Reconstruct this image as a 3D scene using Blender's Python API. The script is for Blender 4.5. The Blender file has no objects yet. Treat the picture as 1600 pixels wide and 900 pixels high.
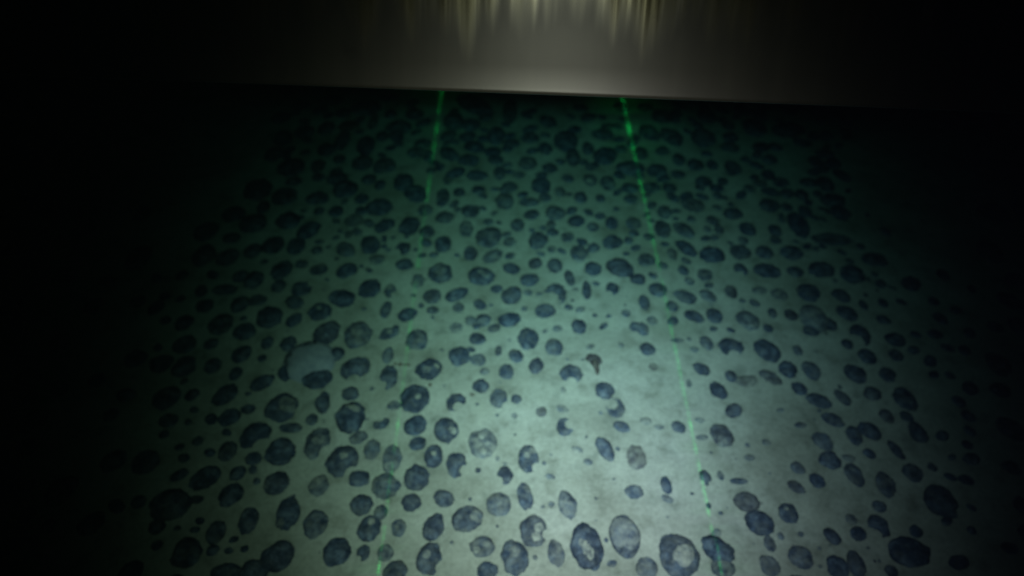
import bpy, bmesh, math, random
import numpy as np
from mathutils import Vector, noise

random.seed(7)
scene = bpy.context.scene
C = scene.collection

# ------------------------------------------------------------------ camera
cam_d = bpy.data.cameras.new("camera")
cam = bpy.data.objects.new("camera", cam_d)
C.objects.link(cam)
cam.location = (0, 0, 1.0)
cam.rotation_euler = (math.radians(45), 0, 0)
cam_d.sensor_width = 36
cam_d.lens = 18 / (800 / 1142)
cam_d.clip_start = 0.02
cam_d.clip_end = 200
cam_d.dof.use_dof = True                      # the housing lens is focused short, so all is a little soft
cam_d.dof.focus_distance = 0.6
cam_d.dof.aperture_fstop = 4.3
scene.camera = cam

# ------------------------------------------------------------------ world: no daylight reaches the deep seabed
w = bpy.data.worlds.new("World")
scene.world = w
w.use_nodes = True
w.node_tree.nodes["Background"].inputs[0].default_value = (0, 0, 0, 1)
w.node_tree.nodes["Background"].inputs[1].default_value = 0.0

# ------------------------------------------------------------------ vehicle floodlamps
def aim(o, target):
    d = Vector(target) - o.location
    o.rotation_euler = d.to_track_quat('-Z', 'Y').to_euler()

def lnode(N, L, op, a, b=None):
    n = N.new("ShaderNodeMath"); n.operation = op
    for i, v in enumerate((a, b)):
        if v is None: continue
        if isinstance(v, (int, float)): n.inputs[i].default_value = v
        else: L.new(v, n.inputs[i])
    return n.outputs[0]

def lamp_axes(l):
    """the direction inside the lamp's beam as two slopes off its axis"""
    l.use_nodes = True
    N, L = l.node_tree.nodes, l.node_tree.links
    tc = N.new("ShaderNodeTexCoord")
    sp = N.new("ShaderNodeSeparateXYZ")
    L.new(tc.outputs["Normal"], sp.inputs[0])
    z = lnode(N, L, 'MAXIMUM', lnode(N, L, 'MULTIPLY', sp.outputs[2], -1.0), 0.001)
    return N, L, lnode(N, L, 'DIVIDE', sp.outputs[0], z), lnode(N, L, 'DIVIDE', sp.outputs[1], z), N["Emission"]

def floodlamp(loc, target, power, col, sx, sy):
    """a floodlamp whose beam fades evenly from its axis, a little wider one way than the other"""
    l = bpy.data.lights.new("floodlamp", 'SPOT')
    l.energy = power
    l.color = col
    l.spot_size = math.radians(120)
    l.spot_blend = 0.4
    l.shadow_soft_size = 0.03
    N, L, u, v, em = lamp_axes(l)
    u = lnode(N, L, 'DIVIDE', u, sx)
    v = lnode(N, L, 'DIVIDE', v, sy)
    r2 = lnode(N, L, 'ADD', lnode(N, L, 'MULTIPLY', u, u), lnode(N, L, 'MULTIPLY', v, v))
    L.new(lnode(N, L, 'POWER', 2.718, lnode(N, L, 'MULTIPLY', r2, -1.0)), em.inputs["Strength"])
    o = bpy.data.objects.new("floodlamp", l)
    C.objects.link(o)
    o.location = loc
    aim(o, target)
    return o

floodlamp((0.03, -0.03, 1.05), (0.130, 0.655, 0), 385, (1.0, 0.260, 0.308), 0.225, 0.225)
floodlamp((-0.02, -0.03, 1.05), (0.055, 0.775, 0), 258, (1.0, 0.412, 0.240), 0.260, 0.305)

# two line lasers: each throws a thin vertical fan of green light along the seabed
def laser(name, x, power, far_gain, cut=0.30):
    l = bpy.data.lights.new(name, 'SPOT')
    l.energy = power
    l.color = (0.02, 1.0, 0.12)
    l.spot_size = math.radians(110)
    l.spot_blend = 0.15
    l.shadow_soft_size = 0.0
    N, L, u, v, em = lamp_axes(l)
    m = lambda op, a, b=None: lnode(N, L, op, a, b)
    def bell(width):
        q = m('DIVIDE', u, width)
        return m('POWER', 2.718, m('MULTIPLY', m('MULTIPLY', q, q), -1.0))
    prof = m('ADD', bell(0.0021), m('MULTIPLY', bell(0.045), 0.05))
    # the fan is stronger towards its far end, and uneven along its length
    s = N.new("ShaderNodeMapRange"); s.interpolation_type = 'SMOOTHSTEP'
    s.inputs["From Min"].default_value = 0.0; s.inputs["From Max"].default_value = 0.25
    s.inputs["To Min"].default_value = 0.8; s.inputs["To Max"].default_value = far_gain
    L.new(v, s.inputs[0])
    n = N.new("ShaderNodeTexNoise"); n.noise_dimensions = '1D'
    n.inputs["Scale"].default_value = 38; n.inputs["Detail"].default_value = 3
    L.new(v, n.inputs["W"])
    g = N.new("ShaderNodeMapRange")
    g.inputs["From Min"].default_value = 0.36; g.inputs["From Max"].default_value = 0.66
    g.inputs["To Min"].default_value = 0.08; g.inputs["To Max"].default_value = 1.9
    L.new(m('ADD', n.outputs[0], x * 0.1), g.inputs[0])
    # fan strength is cut above its far end to keep it off the plate
    e = N.new("ShaderNodeMapRange"); e.interpolation_type = 'SMOOTHSTEP'
    e.inputs["From Min"].default_value = cut - 0.03; e.inputs["From Max"].default_value = cut
    e.inputs["To Min"].default_value = 1.0; e.inputs["To Max"].default_value = 0.0
    L.new(v, e.inputs[0])
    up = m('MULTIPLY', m('MULTIPLY', s.outputs[0], g.outputs[0]), e.outputs[0])
    L.new(m('MULTIPLY', prof, up), em.inputs["Strength"])
    o = bpy.data.objects.new(name, l)
    C.objects.link(o)
    o.location = (x, 0.10, 0.86)
    o.rotation_euler = (math.radians(48), 0, 0)
    return o

laser("line_laser", -0.187, 34, 2.2)
laser("line_laser", 0.291, 48, 4.6)

# ------------------------------------------------------------------ colour management, denoise
vs = scene.view_settings
vs.view_transform = 'Standard'
vs.look = 'None'
vs.gamma = 1.0
vs.exposure = 0.0
scene.cycles.use_denoising = True
scene.cycles.volume_bounces = 0
scene.cycles.max_bounces = 4

# ------------------------------------------------------------------ materials
def newmat(name):
    m = bpy.data.materials.new(name)
    m.use_nodes = True
    nt = m.node_tree
    return m, nt.nodes, nt.links, nt.nodes["Principled BSDF"]

def ramp(N, L, fac, stops):
    r = N.new("ShaderNodeValToRGB")
    e = r.color_ramp.elements
    while len(e) < len(stops): e.new(0.5)
    for i, (p, c) in enumerate(stops):
        e[i].position = p
        e[i].color = (*c, 1)
    L.new(fac, r.inputs[0])
    return r.outputs[0]

def noisetex(N, L, vec, scale, detail=4, rough=0.55):
    n = N.new("ShaderNodeTexNoise")
    n.inputs["Scale"].default_value = scale
    n.inputs["Detail"].default_value = detail
    n.inputs["Roughness"].default_value = rough
    if vec is not None: L.new(vec, n.inputs["Vector"])
    return n.outputs[0]

def mixc(N, L, fac, a, b, mode='MIX'):
    n = N.new("ShaderNodeMix"); n.data_type = 'RGBA'; n.blend_type = mode
    if isinstance(fac, (int, float)): n.inputs[0].default_value = fac
    else: L.new(fac, n.inputs[0])
    for i, v in ((6, a), (7, b)):
        if isinstance(v, tuple): n.inputs[i].default_value = (*v, 1)
        else: L.new(v, n.inputs[i])
    return n.outputs[2]

def mth(N, L, op, a, b=None, clamp=False):
    n = N.new("ShaderNodeMath"); n.operation = op; n.use_clamp = clamp
    for i, v in enumerate((a, b)):
        if v is None: continue
        if isinstance(v, (int, float)): n.inputs[i].default_value = v
        else: L.new(v, n.inputs[i])
    return n.outputs[0]

MUD_A, MUD_B, MUD_C = (0.205, 0.198, 0.165), (0.255, 0.243, 0.21), (0.145, 0.138, 0.112)

def mud_colour(N, L, vec):
    big = noisetex(N, L, vec, 5.5, 4, 0.6)
    mid = noisetex(N, L, vec, 26, 5, 0.6)
    fine = noisetex(N, L, vec, 160, 3, 0.6)
    c = ramp(N, L, big, [(0.30, MUD_C), (0.48, MUD_A), (0.68, MUD_B)])
    c2 = ramp(N, L, mid, [(0.28, (0.62, 0.62, 0.60)), (0.46, (0.95, 0.95, 0.95)), (0.7, (1.06, 1.06, 1.05))])
    c = mixc(N, L, 1.0, c, c2, 'MULTIPLY')
    smudge = noisetex(N, L, vec, 21, 2, 0.5)
    c4 = ramp(N, L, smudge, [(0.28, (0.70, 0.715, 0.715)), (0.40, (1.0, 1.0, 1.0)), (0.75, (1.04, 1.04, 1.03))])
    c = mixc(N, L, 1.0, c, c4, 'MULTIPLY')
    c3 = ramp(N, L, fine, [(0.3, (0.84, 0.84, 0.84)), (0.6, (1.06, 1.06, 1.06))])
    return mixc(N, L, 1.0, c, c3, 'MULTIPLY'), mid, fine

def mud_material():
    m, N, L, bs = newmat("seabed_mud")
    geo = N.new("ShaderNodeNewGeometry")
    col, mid, fine = mud_colour(N, L, geo.outputs["Position"])
    L.new(col, bs.inputs["Base Color"])
    bs.inputs["Roughness"].default_value = 0.95
    bs.inputs["Specular IOR Level"].default_value = 0.1
    bp = N.new("ShaderNodeBump")
    bp.inputs["Strength"].default_value = 0.5
    bp.inputs["Distance"].default_value = 0.004
    L.new(mth(N, L, 'ADD', mid, mth(N, L, 'MULTIPLY', fine, 0.5)), bp.inputs["Height"])
    L.new(bp.outputs[0], bs.inputs["Normal"])
    return m

def nodule_material():
    # attribute tone: r = how much mud dust lies on it, g = brown tint
    m, N, L, bs = newmat("manganese_nodule")
    geo = N.new("ShaderNodeNewGeometry")
    oi = N.new("ShaderNodeAttribute"); oi.attribute_name = "tone"
    sep = N.new("ShaderNodeSeparateColor")
    L.new(oi.outputs["Color"], sep.inputs[0])
    pos = geo.outputs["Position"]
    n1 = noisetex(N, L, pos, 60, 5, 0.65)
    n2 = noisetex(N, L, pos, 300, 3, 0.6)
    rock = ramp(N, L, n1, [(0.36, (0.010, 0.016, 0.028)), (0.5, (0.024, 0.033, 0.053)), (0.66, (0.066, 0.082, 0.108))])
    brown = ramp(N, L, n1, [(0.3, (0.028, 0.019, 0.015)), (0.7, (0.075, 0.055, 0.040))])
    rock = mixc(N, L, sep.outputs[1], rock, brown)
    grain = ramp(N, L, n2, [(0.3, (0.7, 0.7, 0.7)), (0.65, (1.2, 1.2, 1.2))])
    rock = mixc(N, L, 1.0, rock, grain, 'MULTIPLY')
    mud, _, _ = mud_colour(N, L, pos)
    dn = noisetex(N, L, pos, 85, 4, 0.6)
    # dust lies in an uneven film, thicker where there is more of it
    d = mth(N, L, 'MULTIPLY', mth(N, L, 'SUBTRACT', dn, 0.5), mth(N, L, 'ADD', mth(N, L, 'MULTIPLY', sep.outputs[0], 2.2), 0.6))
    d = mth(N, L, 'ADD', d, mth(N, L, 'MULTIPLY', sep.outputs[0], 0.62), True)
    c = mixc(N, L, d, rock, mud)
    lil = ramp(N, L, dn, [(0.3, (0.155, 0.160, 0.188)), (0.7, (0.20, 0.205, 0.228))])
    L.new(mixc(N, L, sep.outputs[2], c, lil), bs.inputs["Base Color"])
    bs.inputs["Roughness"].default_value = 0.8
    bs.inputs["Specular IOR Level"].default_value = 0.15
    bp = N.new("ShaderNodeBump")
    bp.inputs["Strength"].default_value = 0.7
    bp.inputs["Distance"].default_value = 0.002
    L.new(mth(N, L, 'ADD', n1, mth(N, L, 'MULTIPLY', n2, 0.6)), bp.inputs["Height"])
    L.new(bp.outputs[0], bs.inputs["Normal"])
    return m

def plate_material():
    m, N, L, bs = newmat("glare_streaked_metal")
    tc = N.new("ShaderNodeTexCoord")
    mp = N.new("ShaderNodeMapping"); mp.inputs["Scale"].default_value = (60, 60, 1.5)
    L.new(tc.outputs["Object"], mp.inputs[0])
    st = noisetex(N, L, mp.outputs[0], 1.0, 2, 0.5)
    mp2 = N.new("ShaderNodeMapping"); mp2.inputs["Scale"].default_value = (24, 24, 2.0)
    L.new(tc.outputs["Object"], mp2.inputs[0])
    runs = noisetex(N, L, mp2.outputs[0], 1.0, 3, 0.6)
    blot = noisetex(N, L, tc.outputs["Object"], 22, 4, 0.6)
    sz = N.new("ShaderNodeSeparateXYZ"); L.new(tc.outputs["Object"], sz.inputs[0])
    # bare: upper streaks painted lighter and yellower, and made glossier, as the lamp glare
    bare = N.new("ShaderNodeMapRange"); bare.interpolation_type = 'SMOOTHSTEP'
    bare.inputs["From Min"].default_value = 0.050; bare.inputs["From Max"].default_value = 0.125
    L.new(mth(N, L, 'ADD', sz.outputs[2], mth(N, L, 'MULTIPLY', mth(N, L, 'SUBTRACT', runs, 0.5), 0.17)), bare.inputs[0])
    bare = bare.outputs[0]
    c = ramp(N, L, st, [(0.3, (0.016, 0.0148, 0.0137)), (0.5, (0.018, 0.0166, 0.0155)), (0.7, (0.0205, 0.019, 0.0177))])
    cb = ramp(N, L, st, [(0.3, (0.020, 0.017, 0.010)), (0.5, (0.04, 0.034, 0.02)), (0.7, (0.07, 0.06, 0.034))])
    c = mixc(N, L, bare, c, cb)
    c2 = ramp(N, L, blot, [(0.27, (0.55, 0.53, 0.5)), (0.36, (0.97, 0.97, 0.97)), (0.7, (1.04, 1.04, 1.03))])
    L.new(mixc(N, L, 1.0, c, c2, 'MULTIPLY'), bs.inputs["Base Color"])
    L.new(mth(N, L, 'MULTIPLY', bare, 0.35), bs.inputs["Metallic"])
    L.new(mth(N, L, 'ADD', mth(N, L, 'MULTIPLY', bare, 0.36), 0.16), bs.inputs["Specular IOR Level"])
    L.new(mixc(N, L, bare, (0.95, 0.92, 1.1), (1.0, 0.97, 0.82)), bs.inputs["Specular Tint"])
    rb = ramp(N, L, st, [(0.35, (0.30, 0.30, 0.30)), (0.62, (0.18, 0.18, 0.18))])
    L.new(mixc(N, L, bare, (0.37, 0.37, 0.37), rb), bs.inputs["Roughness"])
    bp = N.new("ShaderNodeBump")
    L.new(mth(N, L, 'MULTIPLY', bare, 0.45), bp.inputs["Strength"])
    bp.inputs["Distance"].default_value = 0.003
    L.new(st, bp.inputs["Height"])
    L.new(bp.outputs[0], bs.inputs["Normal"])
    return m

MUD = mud_material()
ROCK = nodule_material()
PLATE = plate_material()

# ------------------------------------------------------------------ seabed
def spaced(lo, hi, step, far):
    v = list(np.arange(lo, hi + 1e-6, step))
    s, a = step, hi
    up = []
    while a < far:
        s *= 1.35; a += s; up.append(a)
    s, a = step, lo
    dn = []
    while a > -far:
        s *= 1.35; a -= s; dn.append(a)
    return dn[::-1] + v + up

def ground_z(x, y):
    z = 0.010 * noise.noise((x * 2.1, y * 2.1, 3.1)) + 0.004 * noise.noise((x * 9, y * 9, 8.7)) + 0.0016 * noise.noise((x * 30, y * 30, 1.3))
    return z

xs = spaced(-1.9, 1.9, 0.011, 22)
ys = spaced(0.25, 2.6, 0.011, 22)
verts = [(x, y, ground_z(x, y)) for y in ys for x in xs]
nx = len(xs)
faces = [(j * nx + i, j * nx + i + 1, (j + 1) * nx + i + 1, (j + 1) * nx + i) for j in range(len(ys) - 1) for i in range(nx - 1)]
me = bpy.data.meshes.new("seabed")
me.from_pydata(verts, [], faces)
me.polygons.foreach_set("use_smooth", [True] * len(me.polygons))
me.materials.append(MUD)
seabed = bpy.data.objects.new("seabed", me)
C.objects.link(seabed)
seabed["kind"] = "structure"

# ------------------------------------------------------------------ metal plate of the vehicle, hanging into the view
def bar(bm, p, q, r, seg=12):
    p, q = Vector(p), Vector(q)
    d = q - p
    res = bmesh.ops.create_cone(bm, cap_ends=True, segments=seg, radius1=r, radius2=r, depth=d.length)
    rot = d.to_track_quat('Z', 'Y')
    for v in res["verts"]:
        v.co = rot @ v.co + (p + q) / 2

def link(name, bm, mat, parent=None, smooth=False):
    me = bpy.data.meshes.new(name)
    bm.normal_update()
    bm.to_mesh(me); bm.free()
    if smooth: me.polygons.foreach_set("use_smooth", [True] * len(me.polygons))
    me.materials.append(mat)
    o = bpy.data.objects.new(name, me)
    C.objects.link(o)
    if parent: o.parent = parent
    return o

plate = bpy.data.objects.new("metal_plate", None)
C.objects.link(plate)
plate["label"] = "grey metal plate of the vehicle hanging over the seabed with vertical bright streaks"
plate["category"] = "metal plate"
PY = 0.62
def on_plate(px, py, Y=PY):
    dx = (px - 800) / 1142; dy = (450 - py) / 1142
    c = math.sqrt(0.5)
    f = c + dy * c
    t = Y / f
    return dx * t, 1.0 + (-c + dy * c) * t
# the lower edge is level; it runs a little towards the camera at one end, which is why it slopes in the picture
ZL = 0.6400
Y0 = (1.0 - ZL) / 0.5654
Y1 = (1.0 - ZL) / 0.6050
x0, z0 = on_plate(430, 133, Y0)
x1, z1 = on_plate(1380, 169, Y1)
yaw = math.atan2(Y1 - Y0, x1 - x0)
plate.location = ((x0 + x1) / 2, (Y0 + Y1) / 2, ZL)
plate.rotation_euler = (math.radians(-24.5), 0, yaw)
# cross-section of the sheet: nearly flat with a rolled lower lip
prof = []
for k in range(9):
    a = math.pi * (0.0 + k / 8)                     # half round lower edge
    prof.append((-0.006 * math.cos(a) + 0.006 - 0.0015, 0.0012 - 0.0012 * math.sin(a)))
front = [(0.0, 0.9), (0.0, 0.5), (0.0, 0.2), (0.0, 0.10)]
for k in range(9):                                  # the lower hand's breadth flares out gently towards the camera
    z = 0.026 * (1 - k / 9.0)
    front.append((-0.0013 * (1 - z / 0.026) ** 2, z + 0.0012))
back = [(0.004, 0.012), (0.012, 0.06), (0.012, 0.9)]
sec = front + prof + back
bm = bmesh.new()
cols = np.linspace(-1.6, 1.6, 41)
rows_ = []
for x in cols:
    rows_.append([bm.verts.new((x, y + 0.0015 * noise.noise((x * 3, z * 3, 2.2)), z)) for y, z in sec])
for i in range(len(cols) - 1):
    for j in range(len(sec)):
        k = (j + 1) % len(sec)
        bm.faces.new((rows_[i][j], rows_[i + 1][j], rows_[i + 1][k], rows_[i][k]))
bm.faces.new(rows_[0]); bm.faces.new(rows_[-1][::-1])
bmesh.ops.recalc_face_normals(bm, faces=bm.faces)
panel = link("panel", bm, PLATE, plate, smooth=True)
# carrying struts behind the sheet, rising out of view to the vehicle
for x in (-0.9, 0.9):
    bm = bmesh.new()
    bar(bm, (x, 0.035, 0.55), (x, 0.035, 1.5), 0.022)
    link("strut", bm, PLATE, plate, smooth=True)

# ------------------------------------------------------------------ nodules
ICO = {}
for s in (3, 4):
    bm = bmesh.new()
    bmesh.ops.create_icosphere(bm, subdivisions=s, radius=1)
    ICO[s] = ([v.co.copy() for v in bm.verts], [tuple(v.index for v in f.verts) for f in bm.faces])
    bm.free()

def smooth01(t):
    t = max(0.0, min(1.0, t))
    return t * t * (3 - 2 * t)

def nodule_verts(seed, A, B, cz, rot, bites, det, amp=1.0):
    vs, _ = ICO[det]
    ca, sa = math.cos(rot), math.sin(rot)
    off = Vector((seed * 3.17 % 91, seed * 7.31 % 83, seed * 1.93 % 71))
    r = math.sqrt(A * B)
    out = []
    for v in vs:
        n = noise.noise(v * 1.1 + off)
        n2 = noise.noise(v * 2.6 + off)
        n3 = noise.noise(v * 6.5 + off)
        n4 = noise.noise(v * 15 + off)
        k = 1 + amp * (0.13 * n + 0.12 * n2 + 0.055 * n3 + 0.026 * n4)
        x, y, z = v.x * A * k, v.y * B * k, v.z * cz * (k + 0.05 * n3)
        X, Y = x * ca - y * sa, x * sa + y * ca
        for bx, by, br in bites:
            d = math.hypot(X - bx, Y - by) + 0.22 * br * n2
            s = smooth01((br - d) / (0.45 * br) )
            z -= s * (z + 1.1 * cz) * 0.98
        out.append(Vector((X, Y, z)))
    return out

def add_mesh(name, verts, faces, mat, tones=(0.1, 0)):
    me = bpy.data.meshes.new(name)
    me.from_pydata(verts, [], faces)
    me.polygons.foreach_set("use_smooth", [True] * len(me.polygons))
    at = me.attributes.new("tone", 'FLOAT_COLOR', 'POINT')
    if isinstance(tones, tuple):
        at.data.foreach_set("color", [tones[0], tones[1], tones[2] if len(tones) > 2 else 0.0, 1.0] * len(verts))
    else:
        at.data.foreach_set("color", tones)
    me.materials.append(mat)
    return me

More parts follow.
